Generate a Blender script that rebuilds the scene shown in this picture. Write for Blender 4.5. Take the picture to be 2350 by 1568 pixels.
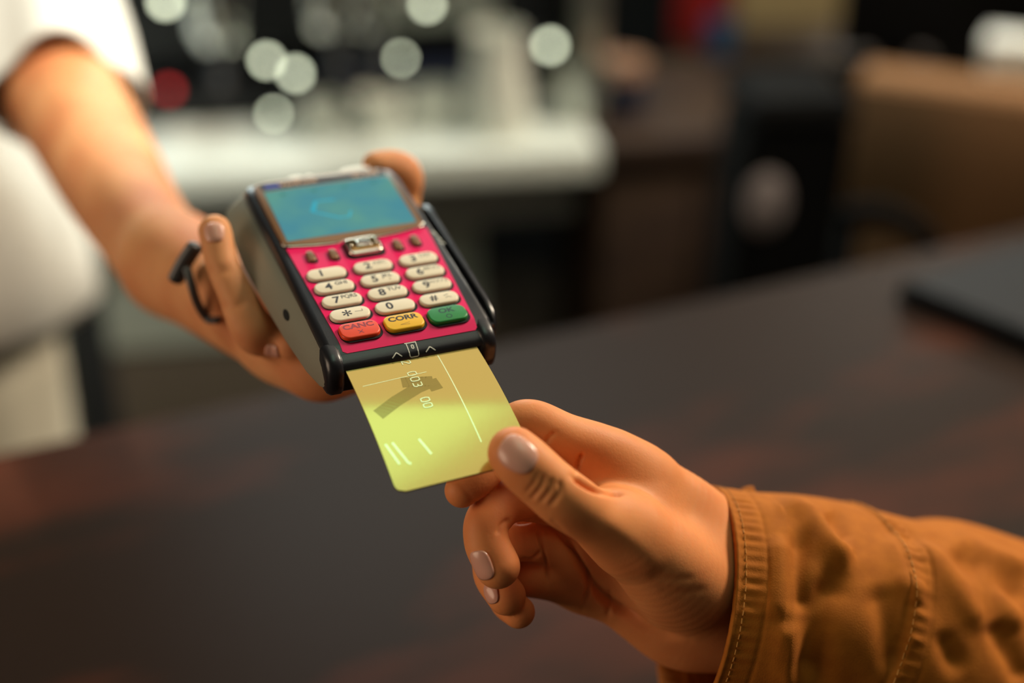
import bpy, bmesh, math, random
import numpy as np
from mathutils import Vector, Matrix

for o in list(bpy.data.objects):
    bpy.data.objects.remove(o)
SC = bpy.context.scene
COL = SC.collection

# ------------------------------------------------------------------ camera
PITCH = math.radians(28.0)
CAM = Vector((0.0, 0.0, 1.5))
RT = Vector((1, 0, 0)); UP = Vector((0, math.sin(PITCH), math.cos(PITCH))); FW = Vector((0, math.cos(PITCH), -math.sin(PITCH)))
FPX = 2350 * 50 / 36.0
cd = bpy.data.cameras.new('camera'); cam = bpy.data.objects.new('camera', cd); COL.objects.link(cam)
cam.location = CAM; cam.rotation_euler = (math.pi / 2 - PITCH, 0, 0)
cd.lens = 50; cd.sensor_width = 36; cd.sensor_fit = 'HORIZONTAL'; cd.clip_start = 0.01
cd.dof.use_dof = True; cd.dof.focus_distance = 0.552; cd.dof.aperture_fstop = 2.2
SC.camera = cam

# ------------------------------------------------------------------ world, lights, exposure
SC.view_settings.view_transform = 'Standard'; SC.view_settings.look = 'None'
SC.view_settings.gamma = 1; SC.view_settings.use_curve_mapping = False
SC.view_settings.exposure = 0.0
W = bpy.data.worlds.new('world'); SC.world = W; W.use_nodes = True
bg = W.node_tree.nodes['Background']; bg.inputs[0].default_value = (1.0, 0.80, 0.60, 1); bg.inputs[1].default_value = 0.05


def area(name, loc, target, size, power, color, size_y=None):
    l = bpy.data.lights.new(name, 'AREA'); l.energy = power; l.color = color
    l.shape = 'RECTANGLE'; l.size = size; l.size_y = size_y or size
    o = bpy.data.objects.new(name, l); COL.objects.link(o); o.location = loc
    o.rotation_euler = (Vector(target) - Vector(loc)).to_track_quat('-Z', 'Y').to_euler()
    return o


area('window_light', (1.15, 1.35, 2.25), (0.0, 0.5, 1.25), 0.50, 40, (1.0, 0.84, 0.64))
area('card_reflection_light', (0.09, 0.40, 2.5), (0.09, 0.41, 1.2), 0.40, 2.15, (0.60, 0.95, 0.68), 0.78)  # unseen light added and shaped for the card's green reflection
area('side_reflection_light', (0.45, 0.40, 2.5), (0.45, 0.41, 1.2), 0.30, 0.7, (1.0, 0.90, 0.74), 0.78)  # unseen, added for the dim gold reflection at the card's right corner
area('far_reflection_light', (0.2, 1.20, 2.5), (0.2, 1.20, 1.2), 0.9, 2.2, (1.0, 0.88, 0.74), 0.8)  # added in place of a lit ceiling, for the upper card's reflection
area('back_accent_light', (0.02, 3.0, 1.62), (-0.1, 0.6, 1.25), 0.10, 1.2, (0.95, 1.0, 0.9), 0.10)  # unseen light added for glints along the terminal's top edge
area('back_accent_light', (-0.35, 3.0, 1.60), (-0.1, 0.6, 1.25), 0.16, 1.2, (0.95, 1.0, 0.9), 0.10)  # second unseen light added for the same glints
area('back_accent_light', (0.62, 3.0, 1.70), (-0.1, 0.6, 1.25), 0.50, 12.0, (1.0, 0.95, 0.82), 0.30)  # unseen light added to rim the thumb, knuckles and sleeve top
area('front_fill_light', (-1.4, 0.0, 1.45), (0.05, 0.5, 1.2), 0.8, 9.0, (1.0, 0.74, 0.52))  # unseen fill added from the front left to lift the palm
area('bench_fill_light', (-0.36, 2.0, 1.8), (-0.36, 1.55, 0.9), 1.0, 15, (0.86, 1.0, 0.97), 0.2)  # unseen strip added to brighten the back bench
sp = bpy.data.lights.new('arm_spot_fill', 'SPOT'); sp.energy = 66; sp.color = (1.0, 0.93, 0.80); sp.spot_size = math.radians(41); sp.spot_blend = 0.22; sp.shadow_soft_size = 0.04  # unseen spot added to brighten the seller's forearm and shirt
spo = bpy.data.objects.new('arm_spot_fill', sp); COL.objects.link(spo); spo.location = (0.10, 0.70, 2.4)
spo.rotation_euler = (Vector((-0.55, 1.15, 1.1)) - spo.location).to_track_quat('-Z', 'Y').to_euler()

MM = 0.001
# ------------------------------------------------------------------ helpers


def at(u, v, d):
    """point seen at picture position (u, v) at depth d metres"""
    return CAM + d * (FW + RT * ((u - 1175) / FPX) - UP * ((v - 784) / FPX))


def ray(u, v):
    return FW + RT * ((u - 1175) / FPX) - UP * ((v - 784) / FPX)


def on_z(u, v, z):
    r = ray(u, v); return CAM + r * ((z - CAM.z) / r.z)


def on_y(u, v, y):
    r = ray(u, v); return CAM + r * ((y - CAM.y) / r.y)


def mesh_obj(name, verts, faces, mat, parent=None, smooth=True, keep_world=False):
    me = bpy.data.meshes.new(name)
    me.from_pydata([tuple(v) for v in verts], [], faces); me.update()
    o = bpy.data.objects.new(name, me); COL.objects.link(o)
    if mat: me.materials.append(mat)
    if smooth: me.shade_smooth()
    if parent:
        o.parent = parent
        if keep_world:
            bpy.context.view_layer.update(); o.matrix_parent_inverse = parent.matrix_world.inverted()
    return o


def bm_obj(name, bm, mat, parent=None, smooth=False):
    bmesh.ops.recalc_face_normals(bm, faces=bm.faces)
    me = bpy.data.meshes.new(name); bm.to_mesh(me); bm.free()
    o = bpy.data.objects.new(name, me); COL.objects.link(o)
    if mat: me.materials.append(mat)
    if smooth: me.shade_smooth()
    if parent: o.parent = parent
    return o


def auto_smooth(o, deg=40):
    me = o.data; me.shade_smooth()
    bm = bmesh.new(); bm.from_mesh(me)
    for e in bm.edges:
        if len(e.link_faces) == 2 and e.calc_face_angle(0) > math.radians(deg): e.smooth = False
    bm.to_mesh(me); bm.free()
    return o


def tag(o, label=None, cat=None, group=None, kind=None):
    if label: o['label'] = label
    if cat: o['category'] = cat
    if group: o['group'] = group
    if kind: o['kind'] = kind
    return o


def empty(name, loc=(0, 0, 0), rotz=0, mat=None):
    o = bpy.data.objects.new(name, None); COL.objects.link(o); o.empty_display_size = 0.02
    if mat is not None: o.matrix_world = mat
    else: o.location = loc; o.rotation_euler = (0, 0, rotz)
    return o


def material(name, color, rough=0.5, metal=0.0, spec=0.5, emit=None, estr=0.0, coat=0.0, sss=0.0, bump=None, vary=None, trans=0.0):
    m = bpy.data.materials.new(name); m.use_nodes = True
    nt = m.node_tree; b = nt.nodes['Principled BSDF']
    b.inputs['Base Color'].default_value = (*color, 1); b.inputs['Roughness'].default_value = rough
    b.inputs['Metallic'].default_value = metal; b.inputs['Specular IOR Level'].default_value = spec
    b.inputs['Coat Weight'].default_value = coat; b.inputs['Coat Roughness'].default_value = 0.08
    b.inputs['Transmission Weight'].default_value = trans
    if sss:
        b.inputs['Subsurface Weight'].default_value = sss
        b.inputs['Subsurface Radius'].default_value = (1.0, 0.32, 0.16); b.inputs['Subsurface Scale'].default_value = 0.004
    if emit:
        b.inputs['Emission Color'].default_value = (*emit, 1); b.inputs['Emission Strength'].default_value = estr
    tc = nt.nodes.new('ShaderNodeTexCoord')
    if vary:   # (other colour, scale, stretch, lo, hi)
        c2, sc, st, lo, hi = vary
        mp = nt.nodes.new('ShaderNodeMapping'); mp.inputs['Scale'].default_value = st
        n = nt.nodes.new('ShaderNodeTexNoise'); n.inputs['Scale'].default_value = sc; n.inputs['Detail'].default_value = 6
        r = nt.nodes.new('ShaderNodeMapRange'); r.inputs['From Min'].default_value = lo; r.inputs['From Max'].default_value = hi
        mx = nt.nodes.new('ShaderNodeMix'); mx.data_type = 'RGBA'
        mx.inputs['A'].default_value = (*color, 1); mx.inputs['B'].default_value = (*c2, 1)
        nt.links.new(tc.outputs['Object'], mp.inputs[0]); nt.links.new(mp.outputs[0], n.inputs['Vector'])
        nt.links.new(n.outputs['Fac'], r.inputs[0]); nt.links.new(r.outputs[0], mx.inputs['Factor'])
        nt.links.new(mx.outputs['Result'], b.inputs['Base Color'])
    if bump:   # (scale, strength, distance)
        n = nt.nodes.new('ShaderNodeTexNoise'); n.inputs['Scale'].default_value = bump[0]; n.inputs['Detail'].default_value = 4
        bp = nt.nodes.new('ShaderNodeBump'); bp.inputs['Strength'].default_value = bump[1]; bp.inputs['Distance'].default_value = bump[2]
        nt.links.new(tc.outputs['Object'], n.inputs['Vector']); nt.links.new(n.outputs['Fac'], bp.inputs['Height'])
        nt.links.new(bp.outputs['Normal'], b.inputs['Normal'])
    return m


def box_bm(bm, x0, x1, y0, y1, z0, z1, bev=0.0, seg=2):
    r = bmesh.ops.create_cube(bm, size=1)
    for v in r['verts']:
        v.co = Vector(((x0 + x1) / 2 + v.co.x * (x1 - x0), (y0 + y1) / 2 + v.co.y * (y1 - y0), (z0 + z1) / 2 + v.co.z * (z1 - z0)))
    if bev:
        es = list({e for v in r['verts'] for e in v.link_edges})
        bmesh.ops.bevel(bm, geom=es, offset=bev, segments=seg, affect='EDGES', profile=0.5)
    return bm


def box(name, x0, x1, y0, y1, z0, z1, mat, parent=None, bev=0.0, seg=2):
    bm = bmesh.new(); box_bm(bm, x0, x1, y0, y1, z0, z1, bev, seg)
    o = bm_obj(name, bm, mat, parent); return auto_smooth(o, 35) if bev else o


def lathe(name, prof, mat, parent=None, seg=40, loc=(0, 0, 0), matrix=None):
    vs = []; fs = []
    for r, z in prof:
        for i in range(seg):
            a = 2 * math.pi * i / seg; vs.append((loc[0] + r * math.cos(a), loc[1] + r * math.sin(a), loc[2] + z))
    for j in range(len(prof) - 1):
        for i in range(seg):
            a = j * seg + i; b = j * seg + (i + 1) % seg; fs.append((a, b, b + seg, a + seg))
    o = mesh_obj(name, vs, fs, mat, parent)
    if matrix is not None: o.data.transform(matrix)
    return auto_smooth(o, 50)


def tube(name, pts, rad, mat, parent=None, seg=12, closed=False, flat=1.0):
    """swept tube through pts; rad number or list"""
    n = len(pts); pts = [Vector(p) for p in pts]
    rads = rad if isinstance(rad, (list, tuple)) else [rad] * n
    vs = []; fs = []; prev = None
    for i, p in enumerate(pts):
        a = pts[(i - 1) % n] if (closed or i > 0) else p; b = pts[(i + 1) % n] if (closed or i < n - 1) else p
        t = (b - a).normalized()
        if prev is None:
            s = t.orthogonal().normalized()
        else:
            s = (prev - t * prev.dot(t)).normalized()
        prev = s; w = t.cross(s)
        for k in range(seg):
            an = 2 * math.pi * k / seg
            vs.append(p + s * math.cos(an) * rads[i] + w * math.sin(an) * rads[i] * flat)
    m = n if closed else n - 1
    for j in range(m):
        for k in range(seg):
            a = j * seg + k; b = j * seg + (k + 1) % seg
            c = ((j + 1) % n) * seg + (k + 1) % seg; d = ((j + 1) % n) * seg + k
            fs.append((a, b, c, d))
    if not closed:
        fs.append(tuple(range(seg))[::-1]); fs.append(tuple((n - 1) * seg + k for k in range(seg)))
    return mesh_obj(name, vs, fs, mat, parent)


def catmull(pts, k=8):
    P = [np.array(p, float) for p in pts]; P = [2 * P[0] - P[1]] + P + [2 * P[-1] - P[-2]]; out = []
    for i in range(1, len(P) - 2):
        for j in range(k):
            t = j / k
            out.append(0.5 * ((2 * P[i]) + (-P[i - 1] + P[i + 1]) * t + (2 * P[i - 1] - 5 * P[i] + 4 * P[i + 1] - P[i + 2]) * t * t + (-P[i - 1] + 3 * P[i] - 3 * P[i + 1] + P[i + 2]) * t ** 3))
    out.append(P[-2]); return out


# ---- implicit surface modelling (round cones blended smoothly, meshed by surface nets)
def smin(a, b, k):
    h = np.clip(0.5 + 0.5 * (b - a) / k, 0, 1)
    return b * (1 - h) + a * h - k * h * (1 - h)


def cone_sdf(P, a, b, ra, rb):
    ba = b - a; l2 = ba @ ba + 1e-12
    t = np.clip(((P - a) @ ba) / l2, 0, 1)
    q = P - a - t[:, None] * ba
    return np.sqrt((q * q).sum(1)) - (ra + (rb - ra) * t)


def surface_nets(f, org, h):
    """f: 3-D array of distances; returns verts, quads"""
    nx, ny, nz = f.shape; neg = f < 0
    c = np.zeros((nx - 1, ny - 1, nz - 1), int)
    for dx in (0, 1):
        for dy in (0, 1):
            for dz in (0, 1):
                c += neg[dx:nx - 1 + dx, dy:ny - 1 + dy, dz:nz - 1 + dz]
    act = (c > 0) & (c < 8); idx = -np.ones(act.shape, int); I = np.argwhere(act); idx[act] = np.arange(len(I))
    S = np.zeros((len(I), 3)); N = np.zeros(len(I))
    cor = [(x, y, z) for x in (0, 1) for y in (0, 1) for z in (0, 1)]
    for p in cor:
        for ax in range(3):
            if p[ax]: continue
            q = list(p); q[ax] = 1
            A = f[I[:, 0] + p[0], I[:, 1] + p[1], I[:, 2] + p[2]]; B = f[I[:, 0] + q[0], I[:, 1] + q[1], I[:, 2] + q[2]]
            m = (A < 0) != (B < 0); t = np.where(m, A / np.where(A == B, 1, A - B), 0)
            pt = np.tile(np.array(p, float), (len(I), 1)); pt[:, ax] += t
            S[m] += pt[m]; N[m] += 1
    V = (I + S / N[:, None]) * h + org
    quads = []
    for ax in range(3):
        o1, o2 = [(1, 2), (2, 0), (0, 1)][ax]
        sl = [slice(0, n) for n in (nx, ny, nz)]
        a = [slice(1, nx - 1), slice(1, ny - 1), slice(1, nz - 1)]; b = list(a)
        a[ax] = slice(0, f.shape[ax] - 1); b[ax] = slice(1, f.shape[ax])
        A = neg[tuple(a)]; B = neg[tuple(b)]; m = A != B; J = np.argwhere(m)
        base = J.copy(); base[:, o1] += 1; base[:, o2] += 1
        fl = A[m]
        def g(d1, d2):
            k = base.copy(); k[:, o1] -= d1; k[:, o2] -= d2; return idx[k[:, 0], k[:, 1], k[:, 2]]
        q = np.stack([g(1, 1), g(0, 1), g(0, 0), g(1, 0)], 1)
        q[~fl] = q[~fl][:, ::-1]; quads.append(q)
    return V, np.concatenate(quads)


def dense(ch, k=8):
    """round-cone chain resampled along a smooth curve"""
    st = [np.array([*c[0], c[2]]) for c in ch] + [np.array([*ch[-1][1], ch[-1][3]])]
    if len(st) < 3: return ch
    P = catmull(st, k); return [(a[:3], b[:3], a[3], b[3]) for a, b in zip(P[:-1], P[1:])]


def flesh(trunk, limbs, kt, h):
    """trunk: list of chains blended with radius kt; limbs: list of (chain, unused, k_to_trunk)"""
    trunk = [dense(c) for c in trunk]; limbs = [(dense(l[0]), l[1], l[2]) for l in limbs]
    allc = [c for ch in trunk for c in ch] + [c for l in limbs for c in l[0]]
    lo = np.min([np.minimum(c[0] - c[2], c[1] - c[3]) for c in allc], 0) - 4 * h
    hi = np.max([np.maximum(c[0] + c[2], c[1] + c[3]) for c in allc], 0) + 4 * h
    n = np.ceil((hi - lo) / h).astype(int) + 1
    ax = [lo[i] + h * np.arange(n[i]) for i in range(3)]
    def field(ch, mar=0.016):
        F = np.full(tuple(n), 1.0, np.float32)
        for a, b, ra, rb in ch:
            r = max(ra, rb) + mar
            i0 = np.clip(((np.minimum(a, b) - r - lo) / h).astype(int), 0, n); i1 = np.clip(((np.maximum(a, b) + r - lo) / h).astype(int) + 2, 0, n)
            sl = tuple(slice(i0[k], i1[k]) for k in range(3))
            G = np.stack(np.meshgrid(*[ax[k][sl[k]] for k in range(3)], indexing='ij'), -1)
            ba = b - a; l2 = ba @ ba + 1e-12; t = np.clip(((G - a) @ ba) / l2, 0, 1)
            q = G - a - t[..., None] * ba
            F[sl] = np.minimum(F[sl], np.sqrt((q * q).sum(-1)) - (ra + (rb - ra) * t))
        return F
    T = np.full(tuple(n), 1.0, np.float32)
    for ch in trunk: T = smin(T, field(ch), kt)
    D = T.copy()
    for ch, ki, ko in limbs: D = smin(D, smin(T, field(ch), ko), 0.0009)
    return surface_nets(D, lo, h)


def vnormals(V, Q):
    n = np.cross(V[Q[:, 2]] - V[Q[:, 0]], V[Q[:, 3]] - V[Q[:, 1]]); N = np.zeros_like(V)
    for k in range(4): np.add.at(N, Q[:, k], n)
    return N / (np.linalg.norm(N, axis=1)[:, None] + 1e-12)


def relax(V, Q, it=2, lam=0.5):
    E = np.concatenate([Q[:, [0, 1]], Q[:, [1, 2]], Q[:, [2, 3]], Q[:, [3, 0]]]); cnt = np.zeros(len(V)); np.add.at(cnt, E[:, 0], 1)
    for i in range(it):
        for l in (lam, -lam * 1.02):
            S = np.zeros_like(V); np.add.at(S, E[:, 0], V[E[:, 1]])
            V = V + l * (S / np.maximum(cnt, 1)[:, None] - V)
    return V


def seg_dist(U, line):
    """distance to a polyline and a weight that fades towards its two ends"""
    d = np.full(len(U), 1e9); f = np.zeros(len(U)); P = [np.array(p[:2], float) for p in line]
    L = [0.0]
    for a, b in zip(P[:-1], P[1:]): L.append(L[-1] + np.linalg.norm(b - a))
    for k, (a, b) in enumerate(zip(P[:-1], P[1:])):
        ba = b - a; t = np.clip(((U - a) @ ba) / (ba @ ba + 1e-9), 0, 1); q = U - a - t[:, None] * ba
        e = np.sqrt((q * q).sum(1)); m = e < d; d[m] = e[m]; f[m] = (L[k] + t[m] * (L[k + 1] - L[k])) / L[-1]
    w = np.clip(np.minimum(f, 1 - f) / 0.22, 0, 1)
    return d, 0.12 + 0.88 * w * w * (3 - 2 * w)


nCAM = np.array(CAM); nR = np.array(RT); nU = np.array(UP); nF = np.array(FW)


def project(V):
    q = np.asarray(V) - nCAM; z = q @ nF
    return np.stack([1175 + FPX * (q @ nR) / z, 784 - FPX * (q @ nU) / z], 1), z


def carve(V, Q, feats, fac=0.15):
    """push the surface in (negative) or out along creases/ridges: (line, width_px, depth_m)"""
    N = vnormals(V, Q); U, z = project(V)
    d = V - nCAM; d /= np.linalg.norm(d, axis=1)[:, None]
    face = np.clip((-(N * d).sum(1) - fac) / 0.25, 0, 1)
    A = np.zeros(len(V))
    for line, w, amp in feats:
        ln = catmull(line, 6) if len(line) > 2 else line
        d_, f_ = seg_dist(U, ln); A += amp * f_ * np.exp(-(d_ / w) ** 2)
    return V + N * (A * face)[:, None]


def rc(p, q):
    """round cone between two (u, v, depth, radius_px) stations"""
    return (np.array(at(*p[:3])), np.array(at(*q[:3])), p[3] * p[2] / FPX, q[3] * q[2] / FPX)


def chain(*st):
    return [rc(a, b) for a, b in zip(st[:-1], st[1:])]


def text_bm(s, size, xc, yc, z, align='CENTER', shear=0.0, bold=0.0, sx=1.0):
    c = bpy.data.curves.new('t', 'FONT'); c.body = s; c.size = size; c.align_x = align; c.align_y = 'CENTER'
    c.offset = bold; c.resolution_u = 4
    o = bpy.data.objects.new('t', c); COL.objects.link(o)
    dg = bpy.context.evaluated_depsgraph_get(); dg.update()
    me = bpy.data.meshes.new_from_object(o.evaluated_get(dg))
    bpy.data.objects.remove(o); bpy.data.curves.remove(c)
    for v in me.vertices: v.co = Vector((xc + v.co.x * sx, yc + v.co.y, z))
    return me


def text_obj(name, parts, mat, parent):
    """parts: list of (string, size, x, y, z, sx)"""
    bm = bmesh.new()
    for s, size, x, y, z, sx, b in parts:
        me = text_bm(s, size, x, y, z, sx=sx, bold=b); bm.from_mesh(me); bpy.data.meshes.remove(me)
    me = bpy.data.meshes.new(name); bm.to_mesh(me); bm.free()
    o = bpy.data.objects.new(name, me); COL.objects.link(o); me.materials.append(mat); o.parent = parent
    return o


# ------------------------------------------------------------------ materials
M = {}
M['counter'] = material('dark stained wood counter', (0.019, 0.0105, 0.007), 0.55, spec=0.07, vary=((0.070, 0.020, 0.010), 4.2, (0.8, 2.0, 1), 0.52, 0.70), bump=(60, 0.15, 0.001))
M['dark_wood'] = material('dark brown wood', (0.055, 0.030, 0.016), 0.6, vary=((0.03, 0.015, 0.009), 6, (1, 1, 4), 0.4, 0.6))
M['floor'] = material('brown floor tiles', (0.10, 0.075, 0.05), 0.6, vary=((0.06, 0.045, 0.03), 4, (1, 1, 1), 0.4, 0.6))
M['wall'] = material('dark wall paint', (0.012, 0.012, 0.012), 0.8)
M['khaki'] = material('khaki wall paint', (0.30, 0.22, 0.10), 0.8)
M['steel'] = material('brushed steel', (0.55, 0.58, 0.54), 0.32, metal=0.9, bump=(80, 0.05, 0.0005))
M['bench'] = material('pale grey worktop laminate', (0.74, 0.80, 0.75), 0.35)
M['panel_shade'] = material('shaded taupe cabinet laminate', (0.085, 0.068, 0.050), 0.5)  # dark taupe carries the shade on the lower bench front
M['front'] = material('pale grey green laminate', (0.42, 0.46, 0.40), 0.4)
M['chrome'] = material('chrome', (0.8, 0.8, 0.78), 0.08, metal=1)
M['black'] = material('black gloss enamel', (0.006, 0.007, 0.009), 0.4, spec=0.3)
M['black_matt'] = material('black matt plastic', (0.003, 0.003, 0.003), 0.8, spec=0.1)
M['navy'] = material('navy enamel', (0.015, 0.022, 0.05), 0.4)
M['white'] = material('white glazed ceramic', (0.78, 0.80, 0.72), 0.2)
M['white_plastic'] = material('white plastic', (0.75, 0.77, 0.72), 0.4)
M['card_board'] = material('brown cardboard', (0.24, 0.115, 0.045), 0.85)
M['red'] = material('red lacquer', (0.30, 0.012, 0.01), 0.4)
M['blue'] = material('blue lacquer', (0.01, 0.07, 0.16), 0.4)
M['shirt'] = material('white cotton shirt', (0.80, 0.80, 0.74), 0.9, bump=(300, 0.2, 0.0005))
M['apron'] = material('cream cotton apron', (0.62, 0.58, 0.46), 0.9)
M['glint'] = material('glowing warm white glint', (0.9, 0.95, 0.85), 0.3, emit=(0.88, 0.95, 0.68), estr=8)  # own glow stands for highlights on the machine's metal
M['glint_red'] = material('glowing red glint', (0.4, 0.02, 0.02), 0.3, emit=(1.0, 0.06, 0.06), estr=2.0)  # red highlight on the machine, given its own glow
M['skin'] = material('warm skin', (0.80, 0.30, 0.105), 0.55, spec=0.25, sss=0.25, vary=((0.72, 0.24, 0.08), 45, (1, 1, 1), 0.35, 0.7), bump=(900, 0.18, 0.0004))
M['skin_seller'] = material('warm tanned skin', (0.76, 0.36, 0.16), 0.6, spec=0.2, sss=0.2, vary=((0.60, 0.21, 0.085), 25, (1, 1, 1), 0.35, 0.7))
M['nail'] = material('pink fingernail', (0.74, 0.37, 0.28), 0.25, spec=0.5, sss=0.2)
M['jacket'] = material('ochre cotton twill', (0.44, 0.135, 0.013), 0.85, spec=0.2, vary=((0.36, 0.105, 0.010), 160, (1, 1, 1), 0.3, 0.7), bump=(1500, 0.35, 0.0004))
M['stitch'] = material('ochre stitching thread', (0.60, 0.26, 0.05), 0.8)
M['t_black'] = material('black satin terminal plastic', (0.012, 0.012, 0.016), 0.33, coat=0.1, bump=(1600, 0.15, 0.0002))
M['t_grey'] = material('grey satin terminal plastic', (0.24, 0.23, 0.18), 0.42, bump=(1200, 0.2, 0.0002))
M['pink'] = material('glossy magenta faceplate', (0.84, 0.008, 0.125), 0.38, spec=0.28)
M['bronze'] = material('bronze mirror bezel', (0.26, 0.13, 0.055), 0.28, metal=0.35, coat=0.4)
M['silver'] = material('polished silver trim', (0.85, 0.78, 0.68), 0.12, metal=1)
M['key'] = material('cream rubber key', (0.82, 0.72, 0.54), 0.5)
M['key_red'] = material('orange red rubber key', (0.80, 0.055, 0.008), 0.42)
M['key_yellow'] = material('yellow rubber key', (0.85, 0.48, 0.008), 0.42)
M['key_green'] = material('green rubber key', (0.008, 0.22, 0.04), 0.42)
M['ink'] = material('dark key print', (0.015, 0.012, 0.02), 0.6)
M['ink_faded'] = material('faded key print', (0.30, 0.27, 0.20), 0.6)
M['ink_red'] = material('worn purple print on red key', (0.30, 0.03, 0.05), 0.6)
M['ink_green'] = material('dark print on green key', (0.004, 0.05, 0.04), 0.6)
M['white_ink'] = material('white print', (0.62, 0.62, 0.55), 0.6)
M['blue_ink'] = material('blue print', (0.01, 0.03, 0.35), 0.5)
M['tan_ink'] = material('tan print', (0.62, 0.36, 0.2), 0.5)
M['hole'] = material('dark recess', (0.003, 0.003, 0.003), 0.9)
M['ring'] = material('grey metal', (0.10, 0.10, 0.105), 0.45, metal=0.6)


def screen_mat():
    m = bpy.data.materials.new('backlit teal screen'); m.use_nodes = True; nt = m.node_tree; b = nt.nodes['Principled BSDF']
    b.inputs['Base Color'].default_value = (0.02, 0.05, 0.06, 1); b.inputs['Roughness'].default_value = 0.12; b.inputs['Specular IOR Level'].default_value = 0.05
    tc = nt.nodes.new('ShaderNodeTexCoord'); mp = nt.nodes.new('ShaderNodeMapping'); mp.inputs['Scale'].default_value = (25, 25, 1)
    n = nt.nodes.new('ShaderNodeTexNoise'); n.inputs['Scale'].default_value = 1.6
    cr = nt.nodes.new('ShaderNodeValToRGB'); cr.color_ramp.elements[0].position = 0.35; cr.color_ramp.elements[1].position = 0.65
    cr.color_ramp.elements[0].color = (0.065, 0.26, 0.32, 1); cr.color_ramp.elements[1].color = (0.115, 0.33, 0.27, 1)
    nt.links.new(tc.outputs['Object'], mp.inputs[0]); nt.links.new(mp.outputs[0], n.inputs[0]); nt.links.new(n.outputs['Fac'], cr.inputs[0])
    nt.links.new(cr.outputs[0], b.inputs['Emission Color']); b.inputs['Emission Strength'].default_value = 0.85
    return m


M['screen'] = screen_mat()
M['scr_cyan'] = material('cyan screen pixels', (0.0, 0.1, 0.15), 0.3, emit=(0.004, 0.30, 0.40), estr=0.9)
M['scr_green'] = material('green screen pixels', (0.0, 0.05, 0.03), 0.3, emit=(0.0, 0.10, 0.06), estr=0.9)

# ------------------------------------------------------------------ setting
def struct(o, label=None):
    o['kind'] = 'structure'
    if label: o['label'] = label
    return o


struct(box('floor', -3, 3, -1.5, 4.0, -0.05, 0.0, M['floor']))
struct(box('wall_back', -3, 3, 3.2, 3.3, 0, 3.2, M['wall']))
struct(box('wall_left', -3.05, -2.95, -1.5, 3.2, 0, 3.2, M['wall']))

# service counter: slanting far edge
ang = math.atan2(0.182, 0.39)
ctr = empty('service_counter', (0.04, 0.963, 0), ang)
tag(ctr, 'dark stained wooden service counter with reddish worn patches', 'counter')
bm = bmesh.new(); box_bm(bm, -1.3, 1.5, -0.75, 0.0, 0.955, 1.0, 0.006, 3); auto_smooth(bm_obj('countertop', bm, M['counter'], ctr))
box('counter_base', -1.25, 1.45, -0.68, -0.06, 0.0, 0.955, M['dark_wood'], ctr)

# black folder lying on the counter at the right
p0 = on_z(2052, 690, 1.0); pa = on_z(2350, 600, 1.0); pb = on_z(2350, 812, 1.0)
dx = (pa - p0).normalized(); dy0 = (pb - p0).normalized()
mpad = empty('laptop', p0)
tag(mpad, 'closed black laptop lying on the counter at the right edge', 'laptop')
def quad_slab(name, c, z0, z1, mat, parent, bev=0.002):
    bm = bmesh.new()
    vb = [bm.verts.new((x, y, z0)) for x, y in c]; vt = [bm.verts.new((x, y, z1)) for x, y in c]
    bm.faces.new(vb[::-1]); bm.faces.new(vt)
    n = len(c)
    for i in range(n): bm.faces.new((vb[i], vb[(i + 1) % n], vt[(i + 1) % n], vt[i]))
    if bev: bmesh.ops.bevel(bm, geom=list(bm.edges), offset=bev, segments=2, affect='EDGES')
    return auto_smooth(bm_obj(name, bm, mat, parent))
L1, L2 = 0.34, 0.24
cs = [(0, 0), tuple((dy0 * L2)[:2]), tuple((dy0 * L2 + dx * L1)[:2]), tuple((dx * L1)[:2])]
quad_slab('base', cs, 0.0, 0.010, M['black_matt'], mpad, 0.003)
quad_slab('lid', cs, 0.0105, 0.018, material('dark slate lid', (0.008, 0.010, 0.013), 0.6, spec=0.2), mpad, 0.003)

# back bench
ZB = 0.88
pL = on_z(350, 292, ZB); pR = on_z(1400, 240, ZB); dB = (pR - pL); angB = math.atan2(dB.y, dB.x)
BO = Vector((0, pL.y - pL.x * math.tan(angB), 0))          # back line meets x=0 here
bench = empty('back_bench', BO, angB)
tag(bench, 'pale grey back bench behind the server, under the coffee machine', 'bench')
box('worktop', -1.6, 0.09, -0.16, 0.55, ZB - 0.04, ZB, M['bench'], bench, 0.006)
box('fascia', -1.6, 0.06, -0.14, 0.0, ZB - 0.10, ZB - 0.041, M['steel'], bench, 0.003)
box('carcass', -1.6, -0.06, -0.06, 0.5, 0.05, ZB - 0.041, M['panel_shade'], bench, 0.003)
box('front_panel', -1.6, -0.055, -0.085, -0.061, 0.60, ZB - 0.042, M['front'], bench, 0.003)
for i in range(3):
    dr = box('door', -1.64 + i * 0.5, -1.16 + i * 0.5 - 0.01, -0.08, -0.062, 0.1, 0.595, M['panel_shade'], bench, 0.004)  # lower front darker than the upper panel, its shade put into the colour
    tube('handle', [(-1.16 + i * 0.5, -0.10, 0.45), (-1.16 + i * 0.5, -0.10, 0.6)], 0.006, M['chrome'], dr)

def bpos(u, v, yl=None, z=None):
    """local bench x at a picture column (on the plane y_local = yl)"""
    r = ray(u, v); c, s = math.cos(angB), math.sin(angB)
    nx = Vector((-s, c, 0)); t = ((BO - CAM).dot(nx) + yl) / r.dot(nx); p = CAM + r * t - BO
    return p.x * c + p.y * s, p.z

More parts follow.
